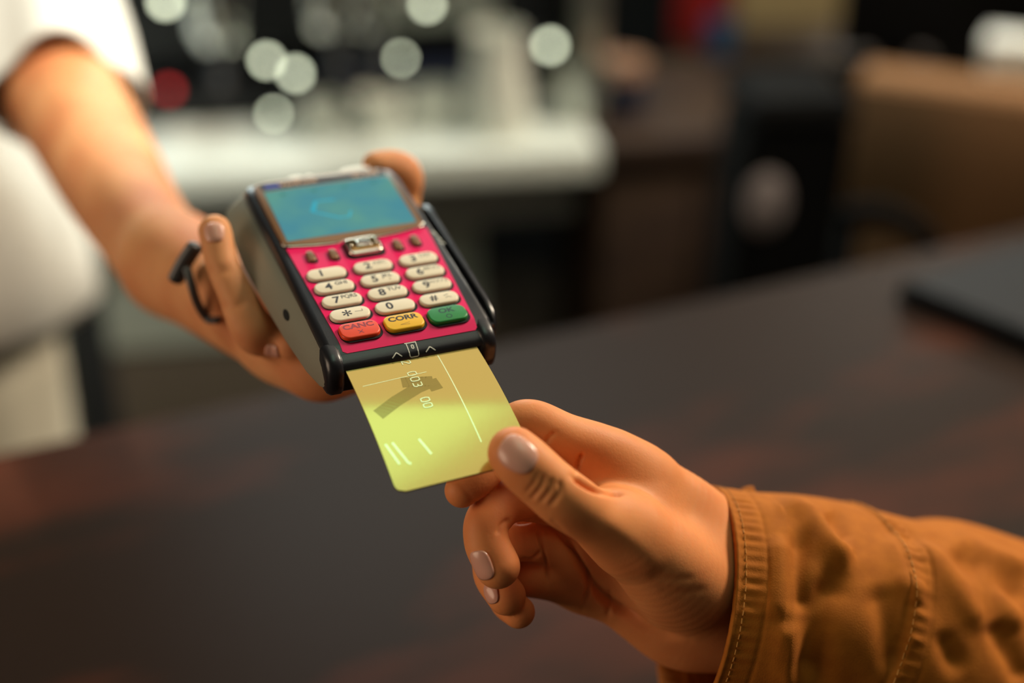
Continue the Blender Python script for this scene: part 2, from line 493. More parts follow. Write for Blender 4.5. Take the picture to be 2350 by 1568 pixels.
# espresso machine on the bench
em = empty('espresso_machine', BO + Vector((0, 0, ZB + 0.001)), angB)
tag(em, 'large black and chrome espresso machine on the back bench', 'coffee machine')
xa, _ = bpos(255, 150, 0.02); xb, _ = bpos(1380, 150, 0.02)
box('body', xa, xb - 0.04, 0.03, 0.50, 0.06, 0.50, M['black'], em, 0.02)
box('drip_tray', xa + 0.22, xb - 0.1, -0.0, 0.165, 0.0, 0.055, M['navy'], em, 0.006)
box('base', xa, xa + 0.215, 0.0, 0.3, 0.0, 0.058, M['black'], em, 0.006)
box('side_panel', xb - 0.04, xb, 0.0, 0.5, 0.0, 0.50, M['steel'], em, 0.01)
box('splash_panel', xa + 0.30, xb - 0.14, 0.018, 0.029, 0.11, 0.19, M['steel'], em, 0.004)
for (u, v) in ((760, 30), (850, 30), (500, 60)):
    x, z = bpos(u, v, 0.0)
    g = lathe('group_head', [(0.0, 0.05), (0.035, 0.05), (0.036, 0.0), (0.03, -0.02), (0.0, -0.02)], M['chrome'], em, loc=(x, 0.0, z - ZB + 0.0))
    h = tube('portafilter', [(x, 0.0, z - ZB - 0.03), (x, -0.05, z - ZB - 0.035), (x, -0.13, z - ZB - 0.05)], [0.02, 0.012, 0.015], M['black'], em)
for (u, v, rr, mt) in ((980, 12, 0.0060, 'glint'), (1262, 106, 0.0066, 'glint'), (612, 140, 0.006, 'glint'), (678, 170, 0.0062, 'glint'), (628, 262, 0.0045, 'glint'), (760, 140, 0.004, 'glint'),
                   (388, 208, 0.006, 'glint_red'), (380, 5, 0.007, 'glint'), (920, 135, 0.0045, 'glint')):  # glowing discs and collars added where the machine shows bright glints
    x, z = bpos(u, v, -0.012)
    hs = lathe('glint_disc', [(0, 0.0), (rr, 0.001), (rr * 0.8, 0.004), (0, 0.005)], M[mt], em, seg=20, matrix=Matrix.Translation((x, -0.012, z - ZB)) @ Matrix.Rotation(math.pi / 2, 4, 'X'))
    hs2 = lathe('glint_collar', [(rr * 1.05, 0), (rr * 1.5, 0), (rr * 1.5, -0.05), (rr * 1.05, -0.05)], M['black'], hs, seg=20, matrix=Matrix.Translation((x, -0.012, z - ZB)) @ Matrix.Rotation(math.pi / 2, 4, 'X'))

def cup(u, v, yl, r, hgt, name, label, cat, mat, group=None, handle=True):
    x, _ = bpos(u, v, yl); c, s = math.cos(angB), math.sin(angB)
    loc = BO + Vector((x * c - yl * s, x * s + yl * c, ZB))
    if yl > -0.01 and yl < 0.17: loc.z += 0.056
    e = empty(name, loc); tag(e, label, cat, group)
    lathe('bowl', [(0.0, 0.001), (r * 0.62, 0.0), (r * 0.66, 0.004), (r * 0.95, hgt * 0.55), (r, hgt), (r * 0.94, hgt), (r * 0.88, hgt * 0.55), (r * 0.55, 0.008), (0, 0.008)], mat, e)
    if handle:
        tube('handle', catmull([(r * 0.95, 0, hgt * 0.85), (r * 1.5, 0, hgt * 0.8), (r * 1.5, 0, hgt * 0.35), (r * 0.85, 0, hgt * 0.3)], 5), r * 0.1, mat, e)
    return e

def jug(u, v, yl, label):
    x, _ = bpos(u, v, yl); c, s = math.cos(angB), math.sin(angB)
    e = empty('milk_jug', BO + Vector((x * c - yl * s, x * s + yl * c, ZB)), 1.2); tag(e, label, 'jug')
    lathe('body', [(0, 0.001), (0.040, 0.0), (0.043, 0.01), (0.040, 0.06), (0.032, 0.10), (0.034, 0.13), (0.031, 0.13), (0.029, 0.10), (0.036, 0.06), (0.036, 0.01), (0, 0.008)], M['white'], e)
    tube('handle', catmull([(0.03, 0.0, 0.12), (0.065, 0.01, 0.11), (0.068, 0.01, 0.06), (0.038, 0.0, 0.03)], 5), 0.005, M['white'], e)
    return e
cup(870, 200, -0.06, 0.030, 0.05, 'coffee_cup', 'white coffee cup in front of the coffee machine, nearer the middle', 'cup', M['white'])
cup(995, 200, -0.05, 0.032, 0.05, 'coffee_cup', 'white coffee cup in front of the coffee machine, beside the white jug', 'cup', M['white'])
cup(735, 200, -0.06, 0.026, 0.045, 'coffee_cup', 'small white cup in front of the left part of the coffee machine', 'cup', M['white'])
jug(1140, 250, -0.075, 'tall white milk jug standing at the front of the back bench')
cup(1335, 240, -0.05, 0.036, 0.07, 'steel_pot', 'dull greenish steel pot at the right end of the back bench', 'pot', M['steel'], handle=False)

# dark post left
q = at(200, 800, 1.55)
po = empty('support_post', (q.x, q.y, 0)); tag(po, 'dark charcoal upright post between the white shirt and the back bench', 'post')
box('shaft', -0.02, 0.02, -0.02, 0.02, 0.012, 0.83, M['black'], po, 0.003)
box('foot', -0.045, 0.045, -0.045, 0.045, 0.0, 0.0115, M['black'], po, 0.003)

# brown cabinet to the right of the bench
c0 = on_z(1100, 330, 0.86)
cab = empty('wooden_cabinet', BO, angB)
tag(cab, 'dark brown wooden cabinet right of the back bench', 'cabinet')
box('body', 0.10, 0.36, -0.10, 0.2, 0.0, 0.835, M['dark_wood'], cab, 0.004)
box('top', 0.097, 0.365, -0.13, 0.2, 0.838, 0.875, M['dark_wood'], cab, 0.004)
for i in range(2):
    d = box('door', 0.105 + i * 0.127, 0.228 + i * 0.127, -0.118, -0.101, 0.06, 0.82, M['dark_wood'], cab, 0.004)
# cup with a lid-like peach top on the cabinet
x, _ = bpos(1425, 220, -0.02); c_, s_ = math.cos(angB), math.sin(angB)
gj = empty('glass_jar', BO + Vector((x * c_ + 0.02 * s_, x * s_ - 0.02 * c_, 0.88)))
tag(gj, 'small jar with a dull peach lid on the end of the bench', 'jar')
lathe('body', [(0, 0), (0.03, 0), (0.032, 0.01), (0.032, 0.05), (0, 0.05)], M['navy'], gj)
lathe('lid', [(0.033, 0.05), (0.033, 0.068), (0, 0.07)], material('peach lid', (0.38, 0.22, 0.14), 0.5), gj)

# black bin with an oval badge
pb_ = at(1765, 400, 1.62)
bn = empty('rubbish_bin', (pb_.x - 0.02, pb_.y, 0), 0.1)
tag(bn, 'tall black bin with a small grey oval badge', 'bin')
def taper_box(name, w0, d0, w1, d1, z0, z1, mat, parent, shx=0.0, bev=0.01):
    bm = bmesh.new()
    vb = [bm.verts.new((sx * w0 / 2, sy * d0 / 2, z0)) for sx, sy in ((-1, -1), (1, -1), (1, 1), (-1, 1))]
    vt = [bm.verts.new((sx * w1 / 2 + shx, sy * d1 / 2, z1)) for sx, sy in ((-1, -1), (1, -1), (1, 1), (-1, 1))]
    bm.faces.new(vb[::-1]); bm.faces.new(vt)
    for i in range(4): bm.faces.new((vb[i], vb[(i + 1) % 4], vt[(i + 1) % 4], vt[i]))
    bmesh.ops.bevel(bm, geom=list(bm.edges), offset=bev, segments=3, affect='EDGES')
    return auto_smooth(bm_obj(name, bm, mat, parent))
taper_box('body', 0.11, 0.12, 0.118, 0.13, 0.0, 0.985, M['black_matt'], bn, 0.035)
ld_ = taper_box('lid', 0.125, 0.135, 0.115, 0.125, 0.986, 1.015, M['black_matt'], bn, 0.0, 0.006); ld_.location.x = 0.035
bd = lathe('badge', [(0, 0.004), (0.022, 0.003), (0.024, 0.0)], material('grey badge', (0.20, 0.17, 0.17), 0.5), bn, matrix=Matrix.Translation((0.0, -0.066, 0.90)) @ Matrix.Rotation(math.radians(86), 4, 'X') @ Matrix.Scale(1.5, 4, (0, 1, 0)))

# cardboard box at the right
pc = at(1955, 300, 1.72)
cb = empty('cardboard_box', (pc.x, pc.y, 0), -0.42)
tag(cb, 'big brown cardboard box standing behind the counter at the right', 'box')
box('body', 0.0, 0.42, 0.0, 0.07, 0.0, 0.985, M['card_board'], cb, 0.004)
box('flap', 0.0, 0.42, -0.008, -0.001, 0.80, 0.98, M['card_board'], cb, 0.002)

# black curved chair rail
ch = empty('chair', at(1985, 515, 1.40)); zz = ch.location.z; ch.location = (ch.location.x, ch.location.y, 0)
tag(ch, 'chair with a curved black back rail in front of the cardboard box', 'chair')
tube('back_rail', catmull([(-0.015, 0.02, zz + 0.0), (0.015, 0.0, zz + 0.012), (0.05, -0.01, zz - 0.004), (0.072, 0.0, zz - 0.035), (0.076, 0.01, zz - 0.07)], 8), 0.011, M['black_matt'], ch, flat=1.4)
for sx in (-0.012, 0.076):
    tube('leg', [(sx, 0.018, zz - (0.07 if sx > 0 else 0.01)), (sx, 0.03, 0.0)], 0.010, M['black_matt'], ch)
box('seat', -0.015, 0.08, 0.03, 0.16, 0.44, 0.47, M['dark_wood'], ch, 0.01)

# khaki wall pier, monitor, white box, cans
py = 2.35
a = on_y(1690, 80, py); b = on_y(1925, 80, py)
struct(box('wall_pier', a.x, b.x, py, 3.2, 0, 3.2, M['khaki']), 'khaki painted wall pier behind the black bin')
a = on_y(1940, 0, 1.95); b = on_y(2210, 0, 1.95); zlow = on_y(2070, 122, 1.95).z
mon = empty('monitor', ((a.x + b.x) / 2, 1.95, zlow - 0.12)); tag(mon, 'black monitor seen from behind, cut by the top edge', 'monitor')
wm = (b.x - a.x) / 2
box('screen_housing', -wm, wm, 0, 0.03, 0.12, 0.42, M['black_matt'], mon, 0.006)
box('stand', -0.03, 0.03, 0.01, 0.03, 0.0, 0.14, M['black_matt'], mon, 0.004)
box('foot', -0.07, 0.07, -0.04, 0.08, -0.008, 0.0, M['black_matt'], mon, 0.002)
a = on_y(1700, 178, 2.0)
sh = box('side_table', on_y(1930, 178, 1.9).x, 1.15, 1.86, 2.12, zlow - 0.155, zlow - 0.13, M['dark_wood'])
tag(sh, 'brown shelf ledge under the black monitor', 'shelf')
for yy in (1.88, 2.08):
    pass
q = on_z(2325, 168, 0.985)
wb = empty('napkin_box', (q.x, q.y, 0.9855), -0.42); tag(wb, 'white box catching the light on the cardboard box, at the top right edge', 'box')
box('body', -0.036, 0.036, -0.03, 0.03, 0.0, 0.036, M['white_plastic'], wb, 0.004)
box('lid', -0.038, 0.038, -0.032, 0.032, 0.0365, 0.043, M['white_plastic'], wb, 0.003)
for (u, v, mt, lab) in ((1610, 60, 'red', 'dark red tin on the shelf above the cabinet'), (1650, 110, 'blue', 'small dark blue tin in front of the red tin')):
    q = on_y(u, v + 30, 2.15 if mt == 'red' else 2.08)
    e = empty('tin', q); tag(e, lab, 'tin')
    rr = 0.045 if mt == 'red' else 0.022; hh = 0.12 if mt == 'red' else 0.05
    lathe('body', [(0, 0), (rr, 0), (rr, hh), (0, hh)], M[mt], e)
    lathe('lid', [(rr * 1.03, hh), (rr * 1.03, hh + 0.01), (0, hh + 0.011)], M[mt], e)
sh2 = box('shelf', 0.28, 0.62, 2.05, 2.22, on_y(1610, 92, 2.1).z - 0.032, on_y(1610, 92, 2.1).z - 0.012, M['dark_wood'])
tag(sh2, 'dark wooden shelf holding the coloured tins', 'shelf')

# ------------------------------------------------------------------ card terminal
R0x = Vector((0.92150, 0.17240, 0.34801)); R0y = Vector((-0.37857, 0.59884, 0.70575)); R0n = Vector((0.08673, 0.78209, -0.61709))
def camv(v): return RT * v.x + UP * v.y + FW * v.z
T0 = Vector((-57.563, 31.526, 588.787)) * MM - 1.5 * MM * R0n
DX, DY, DN = camv(R0x).normalized(), camv(R0y).normalized(), camv(R0n).normalized()
DO = CAM + camv(T0)
DM = Matrix(((DX.x, DY.x, DN.x, DO.x), (DX.y, DY.y, DN.y, DO.y), (DX.z, DY.z, DN.z, DO.z), (0, 0, 0, 1)))
def dev(x, y, z): return DO + (DX * x + DY * y + DN * z) * MM
term = empty('card_terminal', mat=DM)
tag(term, 'handheld black card payment terminal with magenta keypad plate and teal screen', 'card terminal')


def mm_bm(bm):
    for v in bm.verts: v.co *= MM
    return bm


def loft(name, secs, mat, parent, deg=35, sub=0):
    """secs: list of (y, [(x, z), ...]) in millimetres; closed rings with end caps"""
    bm = bmesh.new(); rings = []
    for y, pts in secs:
        if callable(y): pass
        rings.append([bm.verts.new((x * MM, y * MM if not isinstance(y, (list, tuple)) else y[i] * MM, z * MM)) for i, (x, z) in enumerate(pts)])
    n = len(rings[0])
    for r0, r1 in zip(rings[:-1], rings[1:]):
        for i in range(n): bm.faces.new((r0[i], r0[(i + 1) % n], r1[(i + 1) % n], r1[i]))
    bm.faces.new(rings[0][::-1]); bm.faces.new(rings[-1])
    o = bm_obj(name, bm, mat, parent); return auto_smooth(o, deg)


def shell_sec(xl, xr, flare, zt, zb, ztop=0.0, r=3.0):
    """black upper shell section: rounded shoulders"""
    L = []
    for k in range(5):
        a = math.pi / 2 * k / 4
        L.append((-xl + r - r * math.sin(a) , ztop - r * 0.9 + r * 0.9 * math.cos(a)))
    L.append((-xl - flare * 0.4, zt)); L.append((-xl + 3, zt - 0.6)); L.append((xr - 3, zt - 0.6)); L.append((xr + flare * 0.2, zt))
    for k in range(5):
        a = math.pi / 2 * (1 - k / 4)
        L.append((xr - r + r * math.sin(a), ztop - r * 0.9 + r * 0.9 * math.cos(a)))
    return L


secs = []
for y, xl, xr, fl, zt, top in ((-51.5, 31.5, 31.0, 0, -7.0, -4.2), (-50.5, 33.0, 32.4, 0, -6.5, -3.0), (-48, 34.0, 34.0, 0, -6, -1.9), (-45.5, 34.3, 35.0, 0, -5.5, -0.8), (-43, 34.3, 35.4, 0, -5, -0.2), (-20, 34.4, 35.4, 0.2, -5, -0.1), (10, 34.8, 35.2, 0.5, -5, -0.1), (40, 35.5, 34.8, 1, -5, -0.1), (66, 36.3, 34.2, 1, -5, -0.1), (73, 36.0, 33, 1, -5.5, -0.4), (77, 34.5, 31, 1, -7, -2.0), (79, 31.5, 28, 1, -8, -5)):
    secs.append((y, shell_sec(xl, xr, fl, zt, 0, top)))
loft('upper_shell', secs, M['t_black'], term)
# grey lower shell
secs = []
for y, xl, xr, xm, zm, xb, zb in ((-50, 34.0, 34.5, 35.6, -14, 33, -18), (-46, 34.4, 35.2, 36.6, -16, 34, -20), (-36, 34.4, 35.2, 39.2, -16, 35, -20.5), (-14, 34.5, 35.2, 42.0, -16, 36, -22), (12, 34.9, 35, 44.0, -16, 38, -24), (40, 35.6, 34.6, 45.8, -16, 39.5, -28), (62, 36.4, 34, 45.8, -14, 40.5, -31), (74, 36.1, 33, 44.4, -12, 40, -32), (78.5, 33.5, 29, 40, -12, 36, -29)):
    L = [(-xl + 0.2, -4.2), (-xl - (xm - xl) * 0.42, -8.5), (-xm, zm), (-xm + 0.6, zm - 2), (-xb, zb + 2.5), (-xb + 4, zb), (xb - 5, zb), (xr - 1, zb + 4), (xr, zm), (xr, -5.2)]
    secs.append((y, L))
loft('lower_shell', secs, M['t_grey'], term, 50)
# black front cheeks either side of the slot, lip above, jaw below
for x0, x1, yf in ((-35.4, -28.4, -55.0), (27.4, 34.6, -55.0)):
    pr = [(-43, -0.35), (-48.5, -0.7), (-51.5, -1.6), (-53.6, -3.4), (yf, -6.5), (yf - 0.2, -12), (-54.2, -16.5), (-51.5, -19), (-43, -19.8)]
    bm = bmesh.new(); rg3 = []
    for x_, ins in ((x0, 2.2), (x0 + 0.7, 0.9), (x0 + 2.2, 0.0), (x1 - 1.6, 0.0), (x1 - 0.4, 0.7), (x1, 1.8)):
        cy_, cz_ = -43, -10
        rg3.append([bm.verts.new((x_ * MM, (y_ + ins * (1 if y_ < -44 else 0)) * MM, (z_ - ins * 0.8 * (1 if z_ > -4 else (-1 if z_ < -15 else 0))) * MM)) for y_, z_ in pr])
    for r0, r1 in zip(rg3[:-1], rg3[1:]):
        for k in range(len(pr)): bm.faces.new((r0[k], r0[(k + 1) % len(pr)], r1[(k + 1) % len(pr)], r1[k]))
    bm.faces.new(rg3[0][::-1]); bm.faces.new(rg3[-1])
    auto_smooth(bm_obj('front_cheek', bm, M['t_black'], term), 55)
secs = []
for x in (-29.5, -20, 0, 20, 29.5):
    pass
bm = bmesh.new()
prof = [(-44, -0.9), (-48, -2.0), (-50.4, -2.7), (-52.2, -3.4), (-53.2, -4.3), (-53.8, -5.8), (-52.5, -6.1), (-44, -6.1)]
ra = [bm.verts.new((-30 * MM, y * MM, z * MM)) for y, z in prof]; rb = [bm.verts.new((30 * MM, y * MM, z * MM)) for y, z in prof]
for i in range(len(prof)): j = (i + 1) % len(prof); bm.faces.new((ra[i], ra[j], rb[j], rb[i]))
bm.faces.new(ra); bm.faces.new(rb[::-1])
auto_smooth(bm_obj('slot_lip', bm, M['t_black'], term), 40)
bm = bmesh.new(); box_bm(bm, -30, 30, -53.5, -44, -17, -8.0, 1.5, 3); mm_bm(bm); auto_smooth(bm_obj('slot_jaw', bm, M['t_black'], term))
# magnetic stripe rail along the right side
bm = bmesh.new()
rail = [(47, 35.4, 38.0, -4.5), (44, 35.6, 40.6, -2.6), (38, 36.0, 41.0, -2.2), (0, 36.4, 41.0, -2.2), (-30, 36.8, 41.0, -2.4), (-36, 36.8, 40.8, -3.6), (-40, 36.8, 40.0, -6.5), (-42, 36.6, 39.0, -11)]
rings = []
for y, xa_, xb_, zt in rail:
    ring = [(xa_ + 1.6, zt), (xb_ - 1.0, zt), (xb_, zt - 1.0), (xb_, -17), (xa_ + 1.6, -17), (xa_ + 1.6, zt - 3)]
    rings.append([bm.verts.new((a_ * MM, y * MM, b_ * MM)) for a_, b_ in ring])
for r0, r1 in zip(rings[:-1], rings[1:]):
    for i in range(6): bm.faces.new((r0[i], r0[(i + 1) % 6], r1[(i + 1) % 6], r1[i]))
bm.faces.new(rings[0][::-1]); bm.faces.new(rings[-1])
bmesh.ops.bevel(bm, geom=[e for e in bm.edges], offset=0.0004, segments=2, affect='EDGES')
auto_smooth(bm_obj('swipe_rail', bm, M['t_black'], term), 40)
bm = bmesh.new(); box_bm(bm, 34.0, 38.5, -41, 45, -16, -7.0); mm_bm(bm); bm_obj('rail_floor', bm, M['t_black'], term)


def plate(name, outline, z0, z1, mat, parent, bev=0.4, seg=3, bend=None):
    """outline in mm, counter-clockwise; extruded z0..z1 with a rounded top edge"""
    bm = bmesh.new()
    n = len(outline)
    cx = sum(p[0] for p in outline) / n; cy = sum(p[1] for p in outline) / n
    rings = [[(x, y, z0) for x, y in outline]]
    # inward normals
    def inset(d):
        out = []
        for i in range(n):
            p0 = Vector(outline[i - 1]); p1 = Vector(outline[i]); p2 = Vector(outline[(i + 1) % n])
            e1 = (p1 - p0).normalized(); e2 = (p2 - p1).normalized()
            n1 = Vector((-e1.y, e1.x)); n2 = Vector((-e2.y, e2.x)); nn = (n1 + n2)
            nn = nn / max(nn.length_squared / 2, 0.5)
            out.append(p1 + nn * d)
        return out
    for k in range(seg + 1):
        a = math.pi / 2 * k / seg
        rings.append([(p.x, p.y, z1 - bev + bev * math.sin(a)) for p in inset(bev * (1 - math.cos(a)))])
    vr = [[bm.verts.new((x * MM, y * MM, (z + (bend(y) if bend else 0)) * MM)) for x, y, z in r] for r in rings]
    for r0, r1 in zip(vr[:-1], vr[1:]):
        for i in range(n): bm.faces.new((r0[i], r0[(i + 1) % n], r1[(i + 1) % n], r1[i]))
    bm.faces.new(vr[-1]); bm.faces.new(vr[0][::-1])
    o = bm_obj(name, bm, mat, parent); return auto_smooth(o, 50 if seg > 1 else 20)


def rrect(cx, cy, w, h, r, n=7):
    out = []
    for sx, sy, a0 in ((1, 1, 0), (-1, 1, 90), (-1, -1, 180), (1, -1, 270)):
        for k in range(n):
            a = math.radians(a0 + 90 * k / (n - 1))
            out.append((cx + sx * (w / 2 - r) + r * math.cos(a), cy + sy * (h / 2 - r) + r * math.sin(a)))
    return out


# magenta faceplate: flat part and a lip bending down at the front (built as a strip grid)
def pink_plate():
    bm = bmesh.new(); rows = []
    ys = [22.5, 20, 10, 0, -10, -20, -30, -38, -42.8, -43.4, -44.0, -44.8, -46.0, -47.4, -48.4]
    zs = [0.25] * 8 + [0.25, 0.17, -0.02, -0.32, -0.80, -1.42, -1.85]
    for y, z in zip(ys, zs):
        t = (22.5 - y) / 72.7; w0 = -30.6 + 3.2 * t + (1.5 if y < -48 else 0); w1 = 31.6 - 3.6 * t - (1.0 if y < -48 else 0)
        rows.append([bm.verts.new(((w0 + (w1 - w0) * k / 16) * MM, y * MM, (z + 0.0) * MM)) for k in range(17)])
    for r0, r1 in zip(rows[:-1], rows[1:]):
        for i in range(16): bm.faces.new((r0[i], r1[i], r1[i + 1], r0[i + 1]))
    r = bmesh.ops.extrude_face_region(bm, geom=list(bm.faces))
    for v in r['geom']:
        if isinstance(v, bmesh.types.BMVert): v.co.z -= 0.0006
    return auto_smooth(bm_obj('faceplate', bm, M['pink'], term), 40)
pink_plate()

# bronze bezel with curved lower edge, silver trim and screen
bez = [(-31.5, 26), (-30.3, 24.2), (-28, 23.3), (-18, 21.6), (-10, 20.9), (-7.5, 21.2), (-6.3, 22.2), (6.6, 22.2), (7.8, 21.2), (10, 20.9), (18, 21.6), (27, 23.3), (29.6, 24.2), (31, 26),
       (31.2, 40), (30.6, 58), (29.6, 68), (28.4, 70.6), (26, 72), (0, 73.4), (-28, 73.4), (-31, 72.4), (-32.4, 70), (-32.2, 50)]
plate('bezel', bez, -0.4, 1.3, M['bronze'], term, 0.5)
tube('bezel_trim', [Vector((x * MM, y * MM, 0.62 * MM)) for x, y in [(px * 1.012, py - 0.35) for px, py in bez[0:14]]], 0.00042, M['silver'], term, seg=8)
strip = plate('header_strip', [(-29.5, 66.5), (28.0, 66.3), (27.6, 70.6), (-29.8, 72.2)], 1.0, 1.34, M['t_black'], term, 0.05, 1)
scr = plate('screen', rrect(-0.4, 45.8, 57.4, 39.4, 0.8), 1.0, 1.45, M['screen'], term, 0.05, 1)
def poly_obj(name, polys, z, mat, parent):
    vs = []; fs = []
    for p in polys:
        fs.append(tuple(range(len(vs), len(vs) + len(p)))); vs += [(x * MM, y * MM, z * MM) for x, y in p]
    return mesh_obj(name, vs, fs, mat, parent, smooth=False)
def stroke(pts, w):
    out = []
    for a_, b_ in zip(pts[:-1], pts[1:]):
        a2 = Vector(a_); b2 = Vector(b_); d = (b2 - a2).normalized(); n_ = Vector((-d.y, d.x)) * w / 2; e_ = d * w * 0.3
        out.append([tuple(a2 - n_ - e_), tuple(b2 - n_ + e_), tuple(b2 + n_ + e_), tuple(a2 + n_ - e_)])
    return out
poly_obj('arrow_icon', [[(x - 1.5, 61.8), (x, 60.0), (x + 1.5, 61.8)] for x in (-21.5, -7.5, 6.5, 20.0)], 1.47, M['scr_green'], scr)
poly_obj('card_icon', stroke([(-1, 52), (-9.5, 52.5), (-12.6, 46.5), (-12, 44.5), (-3, 37.8), (1.5, 37.5), (3.4, 41.5)], 1.0) + stroke([(-10, 51), (-12.6, 45.5)], 2.0), 1.47, M['scr_cyan'], scr)
poly_obj('logo_mark', [[(-27.5, 67.6), (-21.0, 67.5), (-20.5, 70.2), (-27.8, 70.6)]], 1.36, M['blue_ink'], strip)
text_obj('logo_text', [('VeriFone', 4.2 * MM, -12.5 * MM, 69.6 * MM, 1.37 * MM, 1.1, 0.0001), ('Vx 675', 3.6 * MM, 18.5 * MM, 68.6 * MM, 1.37 * MM, 1.2, 0.0001)], M['tan_ink'], strip)

M['edge_glint'] = material('white edge highlight', (0.9, 0.9, 0.86), 0.6)  # white stands for a highlight on the shell's top edge
for x0, x1, h_ in ((-15.5, -9.0, 2.4), (-7.6, -4.0, 2.0), (8.5, 22.5, 3.4)):  # plates shaped and coloured as light glints on the terminal's top edge
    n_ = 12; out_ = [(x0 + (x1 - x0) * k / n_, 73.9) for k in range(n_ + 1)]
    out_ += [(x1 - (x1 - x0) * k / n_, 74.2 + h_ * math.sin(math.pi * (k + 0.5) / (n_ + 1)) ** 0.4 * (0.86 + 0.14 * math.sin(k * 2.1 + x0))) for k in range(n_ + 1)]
    pe = plate('glint_plate', out_, -0.4, 0.75, M['edge_glint'], term, 0.3, 3); pe['label'] = 'white plate painted as a glint on the top edge'
# keys
def ax(y): return 18.3 + 0.04 * (y + 39.4)
legend = {(0, 0): ('1', ''), (0, 1): ('2', 'ABC'), (0, 2): ('3', 'DEF'), (1, 0): ('4', 'GHI'), (1, 1): ('5', 'JKL'), (1, 2): ('6', 'MNO'),
          (2, 0): ('7', 'PQRS'), (2, 1): ('8', 'TUV'), (2, 2): ('9', 'WXYZ'), (3, 0): ('*', ''), (3, 1): ('0', ''), (3, 2): ('#', '')}
def key(cx, cy, w, h, r, mat, zt=1.7):
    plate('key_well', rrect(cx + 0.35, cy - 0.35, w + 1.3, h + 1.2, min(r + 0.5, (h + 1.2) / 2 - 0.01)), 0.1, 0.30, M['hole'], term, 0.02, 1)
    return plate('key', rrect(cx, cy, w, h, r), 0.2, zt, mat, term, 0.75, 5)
for rw in range(4):
    for c in range(3):
        y = -9.5 * rw; x = (c - 1) * ax(y)
        k = key(x, y, 16.4, 7.4, 3.6, M['key'])
        num, let = legend[(rw, c)]
        dark = M['ink']
        if num == '*':
            text_obj('legend', [('*', 9.0 * MM, (x - 1.2) * MM, (y - 1.7) * MM, 1.72 * MM, 1.0, 0.0001)], dark, k)
            poly_obj('arrow_mark', stroke([(x + 2.2, y + 0.3), (x + 5.2, y + 0.1), (x + 5.2, y + 1.2)], 0.35), 1.72, M['ink_faded'], k)
        elif num == '#':
            text_obj('legend', [('#', 5.2 * MM, (x - 2.2) * MM, (y + 0.2) * MM, 1.72 * MM, 1.0, 0.0001)], dark, k)
            poly_obj('arrow_mark', stroke([(x + 2.2, y + 0.6), (x + 4.2, y + 1.4)], 0.4) + stroke([(x + 2.6, y - 0.8), (x + 3.8, y - 0.2), (x + 5.0, y - 0.9)], 0.4), 1.72, M['ink_faded'], k)
        else:
            text_obj('legend', [(num, 5.9 * MM, (x - 2.3) * MM, (y - 0.1) * MM, 1.72 * MM, 1.0, 0.00016)], dark, k)
            if let:
                text_obj('letters', [(let, 3.1 * MM, (x + 3.2) * MM, (y + 1.2) * MM, 1.72 * MM, 1.0 if len(let) < 4 else 0.9, 0.00006)], M['ink_faded'] if c == 2 or rw == 0 else M['ink'], k)
            if num == '5':
                lathe('locator_dot', [(0.5 * MM, 0), (0.4 * MM, 0.3 * MM), (0, 0.45 * MM)], M['key'], k, seg=12, loc=((x + 4.0) * MM, (y - 1.3) * MM, 1.68 * MM))
yb = -9.5 * 4.15
for c, mt, s in ((0, 'key_red', 'CANC'), (1, 'key_yellow', 'CORR'), (2, 'key_green', 'OK')):
    x = (c - 1) * ax(yb)
    k = key(x, yb, 16.0, 9.4, 3.4, M[mt], 2.0)
    text_obj('legend', [(s, 3.9 * MM, x * MM, (yb + 1.7) * MM, 2.02 * MM, 1.12, 0.00014)], {'CANC': M['ink_red'], 'CORR': M['ink'], 'OK': M['ink_green']}[s], k)
    if c == 0:
        poly_obj('cross_mark', stroke([(x - 0.9, yb - 1.1), (x + 0.9, yb - 2.9)], 0.4) + stroke([(x - 0.9, yb - 2.9), (x + 0.9, yb - 1.1)], 0.4), 2.02, M['ink_red'], k)
    elif c == 1:
        poly_obj('arrow_mark', stroke([(x + 1.8, yb - 1.4), (x - 2.0, yb - 2.2), (x + 1.6, yb - 2.6)], 0.35), 2.02, material('worn yellow print', (0.5, 0.26, 0.01), 0.5), k)
    else:
        poly_obj('circle_mark', stroke([(x + 1.1 * math.cos(t_), yb - 2.0 + 1.1 * math.sin(t_)) for t_ in [i * math.pi / 6 for i in range(13)]], 0.4), 2.02, M['ink_green'], k)
# soft keys
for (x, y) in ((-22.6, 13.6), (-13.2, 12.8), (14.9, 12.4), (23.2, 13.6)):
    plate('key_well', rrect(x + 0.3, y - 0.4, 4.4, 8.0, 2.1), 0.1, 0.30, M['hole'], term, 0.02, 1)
    plate('soft_key', rrect(x, y, 3.4, 7.0, 1.65), 0.2, 1.6, M['bronze'], term, 0.6, 4)
# navigation key
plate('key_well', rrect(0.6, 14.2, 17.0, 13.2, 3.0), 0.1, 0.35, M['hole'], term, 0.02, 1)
nav = plate('navigation_key', rrect(0.5, 14.8, 14.8, 11.4, 2.6), 0.3, 2.2, M['silver'], term, 0.8, 4)
plate('navigation_face', rrect(0.5, 15.2, 12.4, 8.6, 1.4), 2.0, 2.5, material('dark gold chrome', (0.55, 0.33, 0.12), 0.15, metal=1), nav, 0.4, 3)
plate('centre_button', [(-3.2, 12.6), (4.2, 12.6), (3.2, 17.0), (-2.2, 17.0)], 2.4, 3.4, M['silver'], nav, 0.6, 3)
for sx in (-1, 1):
    lathe('rivet', [(0.5 * MM, 0), (0.35 * MM, 0.3 * MM), (0, 0.4 * MM)], M['silver'], nav, seg=10, loc=((0.5 + sx * 5.4) * MM, 14.6 * MM, 2.5 * MM))
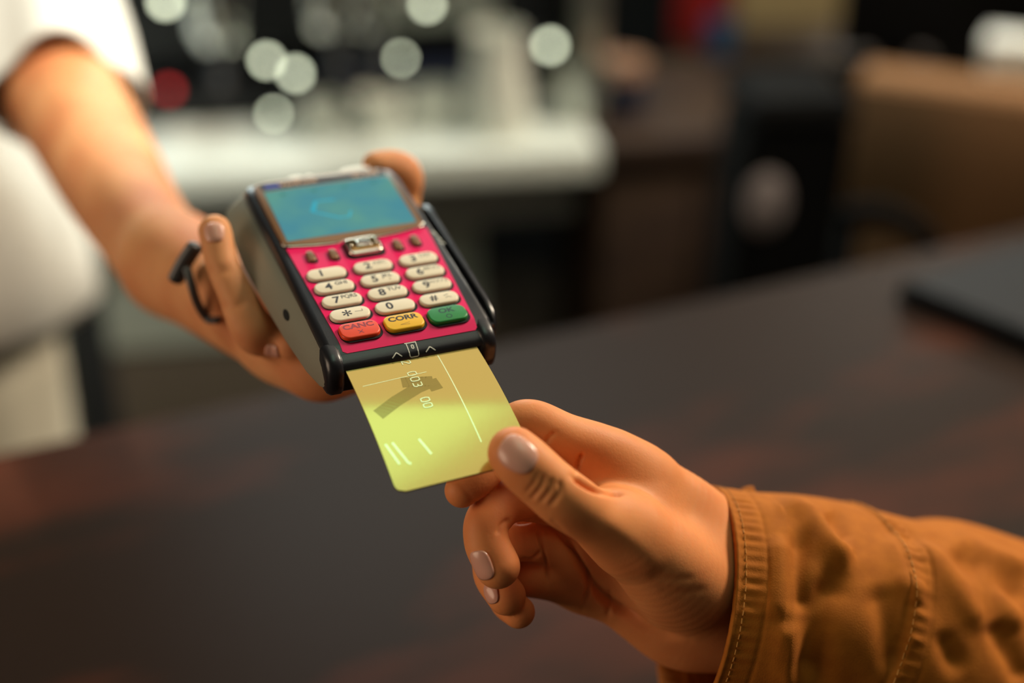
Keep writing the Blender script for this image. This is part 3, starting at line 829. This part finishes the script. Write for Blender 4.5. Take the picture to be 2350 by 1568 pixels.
# insertion mark on the front lip: card outline and two arrows (lying on the sloping lip)
def lip_z(y):
    if y > -50.4: return -1.3 + (y + 50.4) * (0.7 / 6.4)
    if y > -52.2: return -2.2 + (y + 52.2) * 0.5
    if y > -53.2: return -3.6 + (y + 53.2) * 1.4
    return -5.8 + (y + 53.8) * (2.2 / 0.6)
def lip_xyz(s_, t_):
    """t_ runs along the lip profile from the faceplate edge (0) to the slot (1)"""
    pr = [(-48.4, -2.1), (-50.4, -2.7), (-52.2, -3.4), (-53.2, -4.3), (-53.8, -5.8)]; L = [0]
    for p, q in zip(pr[:-1], pr[1:]): L.append(L[-1] + math.dist(p, q))
    d = t_ * L[-1]
    for i in range(4):
        if d <= L[i + 1] or i == 3:
            f = (d - L[i]) / (L[i + 1] - L[i]); y = pr[i][0] + f * (pr[i + 1][0] - pr[i][0]); z = pr[i][1] + f * (pr[i + 1][1] - pr[i][1]); break
    return (s_ * MM, (y - 0.12) * MM, (z + 0.12) * MM)
def lip_stroke(lines, w=0.45):
    vs = []; fs = []
    for ln in lines:
        for (s0, t0), (s1, t1) in zip(ln[:-1], ln[1:]):
            for k in range(4):
                a_ = (s0 + (s1 - s0) * k / 4, t0 + (t1 - t0) * k / 4); b_ = (s0 + (s1 - s0) * (k + 1) / 4, t0 + (t1 - t0) * (k + 1) / 4)
                sc = 6.0
                d = Vector((b_[0] - a_[0], (b_[1] - a_[1]) * sc)).normalized(); nx_, ny_ = -d.y * w / 2, d.x * w / 2 / sc
                i0 = len(vs)
                for p, sg in ((a_, 1), (a_, -1), (b_, -1), (b_, 1)): vs.append(lip_xyz(p[0] + sg * nx_, p[1] + sg * ny_))
                fs.append((i0, i0 + 1, i0 + 2, i0 + 3))
    return vs, fs
vs, fs = lip_stroke([[(-2.9, 0.02), (1.9, 0.02)], [(-2.2, 0.05), (-2.0, 0.85), (-1.6, 0.93), (1.2, 0.93), (1.6, 0.85), (1.7, 0.05)], [(-0.5, 0.2), (0.3, 0.2), (0.3, 0.42), (-0.5, 0.42), (-0.5, 0.2)],
                     [(-9.2, 0.78), (-7.2, 0.50), (-5.2, 0.78)], [(4.6, 0.78), (6.6, 0.50), (8.6, 0.78)]])
mesh_obj('insert_mark', vs, fs, M['white_ink'], term, smooth=False)
# small worn marks on the right shoulder, charging socket on the left flank
poly_obj('shoulder_print', stroke([(33.2, 19.5), (33.9, 16.5)], 0.9) + stroke([(34.0, 14.5), (34.4, 12.2)], 0.7) + stroke([(33.6, 10.6), (35.0, 9.4)], 0.8), 0.05, M['white_ink'], term)
lathe('charging_socket', [(0, 0.25 * MM), (1.5 * MM, 0.25 * MM), (1.6 * MM, -0.6 * MM), (0, -0.6 * MM)], M['hole'], term, seg=24, matrix=Matrix.Translation(Vector((-39.05, -8.0, -10.3)) * MM) @ Matrix.Rotation(math.radians(-59), 4, 'Y') @ Matrix.Scale(2.3, 4, (0, 1, 0)))

# ------------------------------------------------------------------ bank card, bent out of the slot
CP = (-1.1234, -6.3261, 0.0815, 0.0057, -0.0016, 0.0013, 0.0512)
def card_pt(s, w, h=0.0):
    x0, z0, a0, k, tw0, tw1, yaw = CP
    n = 24; y, z = -54.0, z0; ds = s / n
    if s >= 0:
        for i in range(n):
            an = a0 + k * (i + 0.5) * ds; y -= ds * math.cos(an); z -= ds * math.sin(an)
    else: y -= s * math.cos(a0); z -= s * math.sin(a0)
    an = a0 + k * max(s, 0); tw = tw0 + tw1 * max(s, 0)
    N_ = Vector((0, -math.sin(an), math.cos(an))); Wd = Vector((1, 0, 0)) * math.cos(tw) + N_ * math.sin(tw)
    Nn = N_ * math.cos(tw) - Vector((1, 0, 0)) * math.sin(tw)
    return (Vector((x0 + yaw * max(s, 0), y, z)) + Wd * w + Nn * h) * MM
CL = 56.5
def card_mat():
    m = material('gold foil card', (0.60, 0.46, 0.12), 0.14, metal=0.75, coat=0.4, bump=(500, 0.03, 0.0002))
    return m
M['card'] = card_mat()
card = empty('bank_card', mat=DM)
tag(card, 'shiny gold bank card bending out of the terminal slot into the customer\'s fingers', 'bank card')
bm = bmesh.new(); NS, NW = 60, 30; rc_ = 3.4; top = []
for i in range(NS + 1):
    row = []
    s = -9.0 + (CL + 9.0) * (i / NS)
    # near the end use the corner radius
    ins = 0.0
    if s > CL - rc_: ins = rc_ - math.sqrt(max(rc_ ** 2 - (s - (CL - rc_)) ** 2, 0))
    hw = 27 - ins
    for j in range(NW + 1): row.append(bm.verts.new(card_pt(s, -hw + 2 * hw * j / NW, 0.38)))
    top.append(row)
for r0, r1 in zip(top[:-1], top[1:]):
    for j in range(NW): bm.faces.new((r0[j], r1[j], r1[j + 1], r0[j + 1]))
r = bmesh.ops.extrude_face_region(bm, geom=list(bm.faces))
vs_ = [v for v in r['geom'] if isinstance(v, bmesh.types.BMVert)]
for v in vs_: v.co += Vector((0, 0, -0.76)) * MM
auto_smooth(bm_obj('card_body', bm, M['card'], card), 40)
# print on the card: line, embossed figures, band, pale marks
def card_strokes(lines, w, h=0.42):
    vs = []; fs = []
    for ln in lines:
        for (s0, w0), (s1, w1) in zip(ln[:-1], ln[1:]):
            n = max(1, int(math.dist((s0, w0), (s1, w1)) / 1.5))
            for k in range(n):
                a_ = Vector((s0 + (s1 - s0) * k / n, w0 + (w1 - w0) * k / n)); b_ = Vector((s0 + (s1 - s0) * (k + 1) / n, w0 + (w1 - w0) * (k + 1) / n))
                d = (b_ - a_).normalized(); q = Vector((-d.y, d.x)) * w / 2; e_ = d * w * 0.15; i0 = len(vs)
                for p in (a_ + q - e_, a_ - q - e_, b_ - q + e_, b_ + q + e_): vs.append(card_pt(p.x, p.y, h))
                fs.append((i0, i0 + 1, i0 + 2, i0 + 3))
    return vs, fs
M['card_pale'] = material('pale lime card print', (0.85, 0.95, 0.55), 0.25, metal=0.85)
M['card_band'] = material('olive card print', (0.33, 0.25, 0.05), 0.2, metal=0.8, coat=0.5)
vs, fs = card_strokes([[(0.5, 10.2), (44.5, 10.2)]], 0.45); mesh_obj('long_line', vs, fs, M['card_pale'], card, smooth=False)
vs, fs = card_strokes([[(9.0, -23.5), (8.0, 2.5)]], 0.28); mesh_obj('cross_line', vs, fs, M['card_pale'], card, smooth=False)
vs, fs = card_strokes([[(13.5, 2.5), (15.0, -4.0), (19.0, -14.0), (23.0, -22.0)], [(11.0, -8.0), (13.0, 2.5), (17.0, 3.0)]], 5.0, 0.40); mesh_obj('olive_band', vs, fs, M['card_band'], card, smooth=False)
def seg_digit(ch, s, w):
    # figures read along the card: their upright runs across the width
    H, B = 3.3, 1.9
    P = {'0': [[(0, 0.3), (0, 0.7), (0.15, 1), (0.85, 1), (1, 0.7), (1, 0.3), (0.85, 0), (0.15, 0), (0, 0.3)]], '3': [[(0, 1), (0.8, 1), (1, 0.8), (0.85, 0.52), (0.4, 0.5)], [(0.85, 0.5), (1, 0.25), (0.8, 0), (0, 0)]],
         '2': [[(0, 0.8), (0.2, 1), (0.85, 1), (1, 0.75), (0, 0), (1, 0)]], '6': [[(0.9, 1), (0.2, 0.8), (0, 0.3), (0.2, 0), (0.8, 0), (1, 0.25), (0.8, 0.5), (0.1, 0.45)]]}[ch]
    return [[(s + x * B, w + y * H) for x, y in ln] for ln in P]
dg_ = []
for ch_, s_ in (('2', 0.2), ('0', 6.6), ('0', 9.6), ('3', 12.4), ('0', 20.2), ('0', 23.0)):
    dg_ += seg_digit(ch_, s_, -4.8)
vs, fs = card_strokes(dg_, 0.45, 0.50); mesh_obj('embossed_figures', vs, fs, M['card_pale'], card, smooth=False)
vs, fs = card_strokes([[(36.5, -24.5), (45.5, -22.3)], [(36.5, -21.8), (45.8, -19.0), (46.5, -18.2)], [(37.5, -11.8), (44.5, -9.6)]], 0.9, 0.41); mesh_obj('pale_marks', vs, fs, M['card_pale'], card, smooth=False)

# ------------------------------------------------------------------ customer: hand holding the card, jacket sleeve
cust = empty('person', at(1700, 1340, 0.60))
tag(cust, 'person in an ochre jacket whose hand pinches the gold card, only hand and sleeve showing', 'person')

def nail(name, base, tip, wid, nrm, parent, mat, thick=0.0008, lift=0.0):
    """a curved fingernail: base and tip points on the finger back, width, outward normal"""
    base = Vector(base); tip = Vector(tip); d = (tip - base); L = d.length; d.normalize(); n_ = Vector(nrm); n_ = (n_ - d * n_.dot(d)).normalized(); s_ = d.cross(n_)
    vs = []; fs = []; NU, NV = 14, 12
    for i in range(NU + 1):
        t = i / NU
        w = wid / 2 * (0.88 + 0.2 * math.sin(min(t * 1.3, 1) * math.pi / 2)) * math.sqrt(max(1 - max(0, (abs(t - 0.5) - 0.12) / 0.38) ** 2.2, 0.0))
        for j in range(NV + 1):
            a = (j / NV - 0.5) * 2
            dep = 0.32 * wid * (a * w / (wid / 2)) ** 2 + 0.00025 * (1 if i in (0, NU) or j in (0, NV) else 0) + 0.10 * wid * max(0, t - 0.55) ** 2
            vs.append(base + d * (L * t) + s_ * (a * w) + n_ * (lift - dep))
    for i in range(NU):
        for j in range(NV):
            k = i * (NV + 1) + j; fs.append((k, k + 1, k + NV + 2, k + NV + 1))
    o = mesh_obj(name, vs, fs, mat, parent, keep_world=True)
    md = o.modifiers.new('s', 'SOLIDIFY'); md.thickness = thick; md.offset = -1
    return o


hk = 0.00075
trunk = [chain((1470, 1098, 0.574, 64), (1560, 1170, 0.584, 84), (1635, 1258, 0.600, 108)),
         chain((1405, 1195, 0.545, 66), (1495, 1270, 0.556, 98), (1570, 1330, 0.574, 116), (1640, 1335, 0.598, 116)),
         chain((1370, 1330, 0.590, 62), (1470, 1400, 0.592, 72), (1560, 1440, 0.597, 92), (1650, 1420, 0.602, 120)),
         chain((1430, 1230, 0.588, 75), (1560, 1300, 0.592, 110), (1670, 1320, 0.606, 128)),
         chain((1630, 1322, 0.603, 134), (1760, 1370, 0.616, 132), (1860, 1400, 0.624, 135)),
         chain((1345, 1085, 0.562, 42), (1460, 1140, 0.568, 58)), chain((1300, 1255, 0.583, 50), (1330, 1335, 0.588, 55)), chain((1300, 1250, 0.584, 52), (1450, 1230, 0.585, 70))]
thumb = (chain((1180, 1040, 0.5195, 61), (1205, 1066, 0.5185, 66), (1258, 1114, 0.520, 66), (1300, 1148, 0.523, 68), (1365, 1190, 0.532, 66), (1430, 1225, 0.545, 78)), 0.004, 0.012)
index = (chain((1060, 1126, 0.543, 40), (1102, 1088, 0.547, 46), (1160, 1015, 0.556, 52), (1185, 978, 0.558, 53), (1225, 972, 0.558, 54), (1295, 1006, 0.558, 58), (1368, 1032, 0.562, 62), (1425, 1058, 0.567, 66), (1480, 1098, 0.574, 66)), 0.005, 0.008)
middle = (chain((1142, 1300, 0.546, 52), (1116, 1240, 0.547, 52), (1126, 1185, 0.550, 52), (1200, 1145, 0.560, 52), (1400, 1180, 0.580, 56)), 0.003, 0.006)
ring_ = (chain((1162, 1368, 0.560, 45), (1130, 1318, 0.566, 44), (1138, 1265, 0.570, 46), (1200, 1236, 0.572, 54), (1290, 1250, 0.580, 54), (1370, 1270, 0.588, 52)), 0.003, 0.005)
pinky = (chain((1190, 1405, 0.566, 38), (1162, 1380, 0.574, 38), (1160, 1330, 0.580, 42), (1222, 1322, 0.580, 50), (1300, 1335, 0.588, 52), (1355, 1345, 0.592, 56)), 0.003, 0.005)
V, Q = flesh(trunk, [thumb, index, middle, ring_, pinky], 0.014, hk)
V = relax(V, Q, 4, 0.5)
feats = [
    ([(1252, 1085), (1240, 1120), (1215, 1150)], 6, -0.0006), ([(1268, 1092), (1262, 1125), (1236, 1158)], 6, -0.0006), ([(1284, 1098), (1284, 1130), (1258, 1166)], 6, -0.0006),
    ([(1240, 1078), (1226, 1108), (1204, 1135)], 5, -0.0004),
    ([(1338, 1040), (1326, 1066), (1322, 1088)], 4.5, -0.0014), ([(1310, 1092), (1370, 1125), (1440, 1134)], 6, -0.0020), ([(1275, 990), (1258, 1008), (1252, 1022)], 5, -0.0006),
    ([(1240, 1200), (1238, 1230), (1252, 1290), (1260, 1350)], 4, -0.0010),
    ([(1295, 1235), (1330, 1290), (1352, 1335), (1335, 1405)], 5, -0.0014), ([(1270, 1200), (1310, 1258), (1345, 1322), (1400, 1390), (1480, 1430)], 8, -0.0018),
    ([(1350, 1330), (1420, 1395), (1500, 1450), (1580, 1470)], 10, -0.0012), ([(1400, 1350), (1395, 1420)], 5, -0.0006), ([(1180, 1200), (1210, 1198), (1236, 1188)], 4, -0.0005), ([(1196, 1282), (1222, 1284), (1244, 1262)], 4, -0.0007),
    ([(1480, 1310), (1540, 1330), (1600, 1326)], 9, -0.0002), ([(1500, 1345), (1560, 1362), (1630, 1350)], 10, -0.0002), ([(1370, 1180), (1450, 1250), (1520, 1330)], 30, 0.0010),
    ([(1170, 1190), (1150, 1205), (1140, 1230)], 5, -0.0004),
]
V = carve(V, Q, [(l_, w_, a_ * (1.7 if a_ < 0 else 1)) for l_, w_, a_ in feats])
hand = mesh_obj('body', V, [tuple(q) for q in Q.tolist()], M['skin'], cust, keep_world=True)
def toward(p, du, dv, dn):
    """direction from picture-right, picture-down and toward-camera amounts"""
    return RT * du - UP * dv - FW * dn
def surf(V, N, u, v, rad=9):
    """front-most surface point and normal seen near picture position (u, v)"""
    U, z = project(V); m = ((U - np.array([u, v])) ** 2).sum(1) < rad * rad
    if not m.any(): m = ((U - np.array([u, v])) ** 2).sum(1) < (4 * rad) ** 2
    idx = np.where(m)[0]; k = idx[z[idx] < z[idx].min() + 0.004]
    n = N[k].mean(0); return V[k].mean(0), n / np.linalg.norm(n)
def nail_on(V, Q, b, t, wid, parent, mat, lift=0.0005):
    N = vnormals(V, Q); c = ((b[0] + t[0]) / 2, (b[1] + t[1]) / 2)
    P, n = surf(V, N, *c); z = float((P - nCAM) @ nF)
    d = np.array(at(t[0], t[1], z)) - np.array(at(b[0], b[1], z)); d = d - n * (d @ n); L = np.linalg.norm(d); d /= L; s_ = np.cross(d, n)
    near = np.where(((V - P) ** 2).sum(1) < (max(L, wid) * 1.3) ** 2)[0]; VN, NN = V[near], N[near]
    vs = []; fs = []; NU, NV = 22, 18
    for i in range(NU + 1):
        for j in range(NV + 1):
            a, e = 2 * i / NU - 1, 2 * j / NV - 1
            # map the square onto a rounded (superelliptic) nail outline
            rr = max(abs(a), abs(e)); th = math.atan2(e, a); q = (abs(math.cos(th)) ** 3.0 + abs(math.sin(th)) ** 3.0) ** (-1 / 3.0)
            a2, e2 = rr * q * math.cos(th), rr * q * math.sin(th)
            g = P + d * (a2 * L / 2) + s_ * (e2 * wid / 2 * (0.92 + 0.08 * a2))
            for _ in range(2):
                D2 = ((VN - g) ** 2).sum(1); w = np.exp(-D2 / (2 * 0.0010 ** 2)) + 1e-12
                # stay in the nail plane direction, only move along the finger normal onto the skin
                pm = (VN * w[:, None]).sum(0) / w.sum(); nm = (NN * w[:, None]).sum(0) / w.sum(); nm /= np.linalg.norm(nm)
                g = g + nm * ((pm - g) @ nm)
            edge = 1 - rr ** 4
            vs.append(g + nm * (0.00012 + lift * edge)); 
    for i in range(NU):
        for j in range(NV):
            k = i * (NV + 1) + j; fs.append((k, k + 1, k + NV + 2, k + NV + 1))
    o = mesh_obj('fingernail', vs, fs, mat, parent, keep_world=True)
    md = o.modifiers.new('s', 'SOLIDIFY'); md.thickness = 0.0009; md.offset = -1 if np.cross(d, s_) @ n < 0 else 1
    md.offset = 0
    return o
nail_on(V, Q, (1230, 1070), (1146, 1014), 0.0150, cust, M['nail'])
nail_on(V, Q, (1096, 1264), (1112, 1332), 0.0105, cust, M['nail'])
nail_on(V, Q, (1120, 1340), (1134, 1385), 0.0075, cust, M['nail'])

# sleeve
ctrs = [(1594, 1384, 0.602, 268), (1700, 1400, 0.606, 274), (1800, 1412, 0.612, 283), (1950, 1462, 0.625, 297), (2080, 1500, 0.640, 306), (2200, 1520, 0.660, 312), (2350, 1560, 0.675, 322), (2560, 1620, 0.700, 335)]
CC = catmull([np.array([*at(u, v, d), r * d / FPX]) for u, v, d, r in ctrs], 30)
CC = np.array(CC); C3 = CC[:, :3]; RR = CC[:, 3]
Tn = np.gradient(C3, axis=0); Tn /= np.linalg.norm(Tn, axis=1)[:, None]
t0 = C3[20] - C3[0]; t0 /= np.linalg.norm(t0); Tn[:30] = t0
up0 = nU
NTH = 300
vs = []
for i in range(len(C3)):
    t = Tn[i]; a = up0 - t * (up0 @ t); a /= np.linalg.norm(a); b = np.cross(t, a)
    th = 2 * np.pi * np.arange(NTH) / NTH
    sq = 1.0
    vs.append(C3[i] + RR[i] * (np.cos(th)[:, None] * a + np.sin(th)[:, None] * b * 0.96))
VS = np.array(vs); NL = len(C3)
flat = VS.reshape(-1, 3)
ii, jj = np.meshgrid(np.arange(NL - 1), np.arange(NTH), indexing='ij'); a_ = ii * NTH + jj; b_ = ii * NTH + (jj + 1) % NTH
SQ = np.stack([a_, b_, b_ + NTH, a_ + NTH], -1).reshape(-1, 4)
N = vnormals(flat, SQ)
if (N * (flat - np.repeat(C3, NTH, 0))).sum(1).mean() < 0: SQ = SQ[:, ::-1]; N = -N
# arc length from the cuff for seams and puckers
arc = np.concatenate([[0], np.cumsum(np.linalg.norm(np.diff(C3, axis=0), axis=1))]); A1 = np.repeat(arc, NTH); TH = np.tile(2 * np.pi * np.arange(NTH) / NTH, NL)
rng = np.random.RandomState(4)
pk = np.zeros(len(flat))
for k in range(9):
    pk += np.sin(TH * rng.randint(30, 70) + rng.rand() * 6.28) * 0.33
disp = 0.00028 * np.exp(-((A1 - 0.0065) / 0.005) ** 2) * pk
disp += 0.0008 * np.exp(-(A1 / 0.0012) ** 2)
disp += -0.00045 * np.exp(-((A1 - 0.0125) / 0.0011) ** 2)
SE = 0.062
disp += 0.0003 * np.exp(-((A1 - SE - 0.005) / 0.004) ** 2) * pk - 0.0011 * np.exp(-((A1 - SE) / 0.0014) ** 2) + 0.0009 * np.exp(-((A1 - SE - 0.003) / 0.003) ** 2) - 0.0006 * np.exp(-((A1 - SE - 0.011) / 0.0008) ** 2)
for k in range(10):
    disp += 0.0007 * np.sin(TH * rng.randint(1, 5) + A1 * rng.uniform(-90, 90) + rng.rand() * 6.28) * np.clip((A1 - 0.015) / 0.02, 0, 1)
flat = flat + N * disp[:, None]
folds = [([(1766, 1168), (1805, 1160), (1850, 1188), (1895, 1250), (1950, 1290), (1970, 1290)], 24, 0.0052), ([(1795, 1220), (1785, 1330), (1770, 1430)], 30, 0.0022),
         ([(1838, 1205), (1836, 1300), (1845, 1420)], 26, -0.0034), ([(1905, 1170), (1922, 1205), (1935, 1245)], 18, -0.0028),
         ([(1950, 1300), (1915, 1340), (1885, 1400), (1868, 1480), (1850, 1600)], 40, -0.0058), ([(1800, 1420), (1815, 1500), (1810, 1600)], 34, 0.0024),
         ([(2040, 1195), (2075, 1300), (2130, 1400)], 26, 0.0016),
         ([(2090, 1215), (2150, 1290), (2200, 1360), (2260, 1460)], 26, 0.0028), ([(2050, 1310), (2120, 1390), (2180, 1480)], 24, 0.0020), ([(2170, 1215), (2270, 1270), (2370, 1320)], 20, 0.0038), ([(2180, 1250), (2260, 1320), (2370, 1390)], 26, -0.0030),
         ([(2100, 1340), (2150, 1430), (2210, 1560)], 26, -0.0026), ([(2010, 1205), (2100, 1235), (2180, 1240)], 24, -0.0018), ([(2010, 1330), (2040, 1430), (2060, 1560)], 34, -0.0028), ([(2240, 1290), (2300, 1370), (2340, 1460)], 22, 0.0026), ([(2270, 1420), (2320, 1500), (2360, 1580)], 28, -0.003)]
flat = carve(flat, SQ, [(l_, w_, a_ * 1.25) for l_, w_, a_ in folds])
flat[:, 2] = np.maximum(flat[:, 2], 1.0035)   # the sleeve rests on the counter beyond the frame
slv = mesh_obj('jacket_sleeve', flat, [tuple(q) for q in SQ.tolist()], M['jacket'], cust, keep_world=True)
slv['label'] = 'ochre cotton jacket sleeve with stitched cuff'
md = slv.modifiers.new('s', 'SOLIDIFY'); md.thickness = 0.0022; md.offset = -1
# stitch rows
def stitches(name, av, step=3, off=0.0006):
    k = int(np.argmin(abs(arc - av))); ring = flat.reshape(NL, NTH, 3)[k]; nn = N.reshape(NL, NTH, 3)[k]
    vs_, fs_ = [], []; tdir = Tn[k]
    for j in range(0, NTH, step):
        p = ring[j] + nn[j] * off * 0.4; q = ring[(j + step - 1) % NTH] + nn[(j + step - 1) % NTH] * off * 0.4
        for (pp, sg) in ((p, -1), (q, 1)):
            for dd in ((-1, 0), (0, 1), (1, 0)):
                vs_.append(pp + tdir * dd[0] * 0.00028 + nn[j] * dd[1] * 0.00030)
        i0 = len(vs_) - 6
        fs_ += [(i0, i0 + 1, i0 + 4, i0 + 3), (i0 + 1, i0 + 2, i0 + 5, i0 + 4)]
    o = mesh_obj(name, vs_, fs_, M['stitch'], slv, smooth=False); return o
stitches('cuff_stitching', 0.0035); stitches('seam_stitching', SE + 0.0022)

# ------------------------------------------------------------------ seller: forearm, hand under the terminal, shirt
sel = empty('person', at(150, 900, 1.15)); sel.location.z = 0
tag(sel, 'person in a white short-sleeved shirt holding out the card terminal', 'person')
def dv(x, y, z, r): return (np.array(dev(x, y, z)), r * MM)
def dchain(*st):
    return [(a[0], b[0], a[1], b[1]) for a, b in zip(st[:-1], st[1:])]
def pt(u, v, d, r): return (np.array(at(u, v, d)), r * d / FPX)
palm = [dchain(pt(60, 60, 0.99, 125), pt(160, 240, 0.90, 126), pt(250, 400, 0.83, 120), pt(325, 520, 0.77, 108), pt(400, 600, 0.725, 108), dv(-25, 18, -50, 17)),
        dchain(pt(400, 610, 0.72, 108), pt(470, 650, 0.69, 84), dv(-20, 5, -47, 14)), dchain(dv(-30, 30, -52, 16), dv(20, 42, -50, 13)), dchain(dv(-20, 0, -46, 14), dv(0, -10, -40, 12))]
lm = [
    (dchain(pt(493, 530, 0.610, 38), pt(510, 605, 0.606, 38), pt(540, 671, 0.602, 41), pt(578, 752, 0.600, 49), pt(625, 775, 0.605, 48), dv(0, 0, -40, 9)), 0.004, 0.006),
    (dchain(pt(482, 630, 0.635, 34), pt(492, 680, 0.634, 36), pt(525, 745, 0.634, 40), pt(600, 780, 0.636, 42), dv(0, 10, -40, 9)), 0.004, 0.006),
    (dchain(pt(668, 795, 0.598, 32), pt(640, 770, 0.605, 34), dv(0, -10, -40, 9)), 0.004, 0.004),
    (dchain(pt(860, 378, 0.660, 30), pt(900, 392, 0.668, 48), pt(922, 410, 0.672, 50), pt(915, 470, 0.675, 48), dv(30, 50, -44, 11), dv(10, 40, -50, 13)), 0.006, 0.008)]
V, Q = flesh(palm, lm, 0.014, 0.0020)
V = relax(V, Q, 3, 0.5)
V = carve(V, Q, [([(470, 618), (500, 625), (530, 612)], 9, -0.0010), ([(500, 700), (540, 705), (570, 680)], 9, -0.0010)])
mesh_obj('body', V, [tuple(q) for q in Q.tolist()], M['skin_seller'], sel, keep_world=True)
nail_on(V, Q, (492, 556), (488, 510), 0.0095, sel, M['nail'])
nail_on(V, Q, (604, 800), (640, 806), 0.007, sel, M['nail'])
# ring
ctr_ = at(483, 660, 0.634)
rng_ = empty('finger_ring', ctr_)
tag(rng_, 'chunky dark grey ring on the seller\'s finger left of the terminal', 'ring')
p1 = at(452, 560, 0.622) - ctr_; p2 = at(400, 648, 0.626) - ctr_
tube('setting', catmull([p1, (p1 + p2) * 0.5 + UP * 0.001, p2], 8), [0.0024] + [0.0040] * 15 + [0.0026], M['ring'], rng_, flat=0.75)
tube('band', catmull([(p1 + p2) * 0.5, at(440, 655, 0.622) - ctr_, at(455, 700, 0.625) - ctr_, at(478, 732, 0.628) - ctr_, at(500, 735, 0.622) - ctr_], 6), 0.0022, M['ring'], rng_, flat=0.6)

# shirt sleeve over the upper part of the forearm
def cloth_tube(name, st, mat, parent, folds, nth=96, ky=1.0, seed=2, label=None):
    C_ = np.array(catmull([np.array([*at(u, v, d), r * d / FPX]) for u, v, d, r in st], 14)); c3 = C_[:, :3]; rr = C_[:, 3]
    T_ = np.gradient(c3, axis=0); T_ /= np.linalg.norm(T_, axis=1)[:, None]; out = []
    rg_ = np.random.RandomState(seed); ph = rg_.rand(6) * 6.28; fr = rg_.randint(1, 5, 6); fa = rg_.uniform(-14, 14, 6); L_ = np.concatenate([[0], np.cumsum(np.linalg.norm(np.diff(c3, axis=0), axis=1))])
    for i in range(len(c3)):
        t = T_[i]; a = nU - t * (nU @ t); a /= np.linalg.norm(a); b = np.cross(t, a); th = 2 * np.pi * np.arange(nth) / nth
        q = sum(np.sin(fr[k] * th + fa[k] * L_[i] + ph[k]) for k in range(6)) * folds
        out.append(c3[i] + (rr[i] + q)[:, None] * (np.cos(th)[:, None] * a + ky * np.sin(th)[:, None] * b))
    V_ = np.array(out).reshape(-1, 3); ii, jj = np.meshgrid(np.arange(len(c3) - 1), np.arange(nth), indexing='ij'); a_ = ii * nth + jj; b_ = ii * nth + (jj + 1) % nth
    o = mesh_obj(name, V_, [tuple(x) for x in np.stack([a_, b_, b_ + nth, a_ + nth], -1).reshape(-1, 4).tolist()], mat, parent, keep_world=True)
    md_ = o.modifiers.new('s', 'SOLIDIFY'); md_.thickness = 0.003; md_.offset = 0
    if label: o['label'] = label
    return o
cloth_tube('shirt_sleeve', [(150, 235, 0.905, 162), (125, 150, 0.94, 168), (85, 20, 1.0, 175), (20, -160, 1.08, 185), (-120, -420, 1.18, 200)], M['shirt'], sel, 0.0016, label='white shirt sleeve ending above the forearm')

# shirt torso and apron (upright, mostly outside the frame)
def torso(name, cx, cy, zs, mat, parent, folds=0.004):
    vs = []; nth = 120
    for z, rx, ry in zs:
        for k in range(nth):
            t = 2 * math.pi * k / nth
            f = folds * (math.sin(5 * t + z * 9) + math.sin(9 * t - z * 13))
            vs.append((cx + (rx + f) * math.cos(t), cy + (ry + f) * math.sin(t), z))
    fs = [(j * nth + k, j * nth + (k + 1) % nth, (j + 1) * nth + (k + 1) % nth, (j + 1) * nth + k) for j in range(len(zs) - 1) for k in range(nth)]
    o = mesh_obj(name, vs, fs, mat, parent, keep_world=True); md_ = o.modifiers.new('s', 'SOLIDIFY'); md_.thickness = 0.004; return o
e1 = at(150, 640, 1.22)
torso('shirt', e1.x - 0.19, e1.y + 0.06, [(at(100, 835, 1.22).z, 0.175, 0.13), (at(130, 780, 1.22).z, 0.19, 0.135), (e1.z, 0.19, 0.135), (at(60, 420, 1.22).z, 0.165, 0.13), (at(0, 330, 1.22).z, 0.14, 0.125), (e1.z + 0.30, 0.12, 0.11)], M['shirt'], sel)
torso('apron', e1.x - 0.20, e1.y + 0.06, [(0.0, 0.12, 0.11), (0.45, 0.15, 0.115), (at(75, 1040, 1.2).z, 0.158, 0.12), (at(30, 850, 1.2).z + 0.03, 0.150, 0.12)], M['apron'], sel, 0.003)
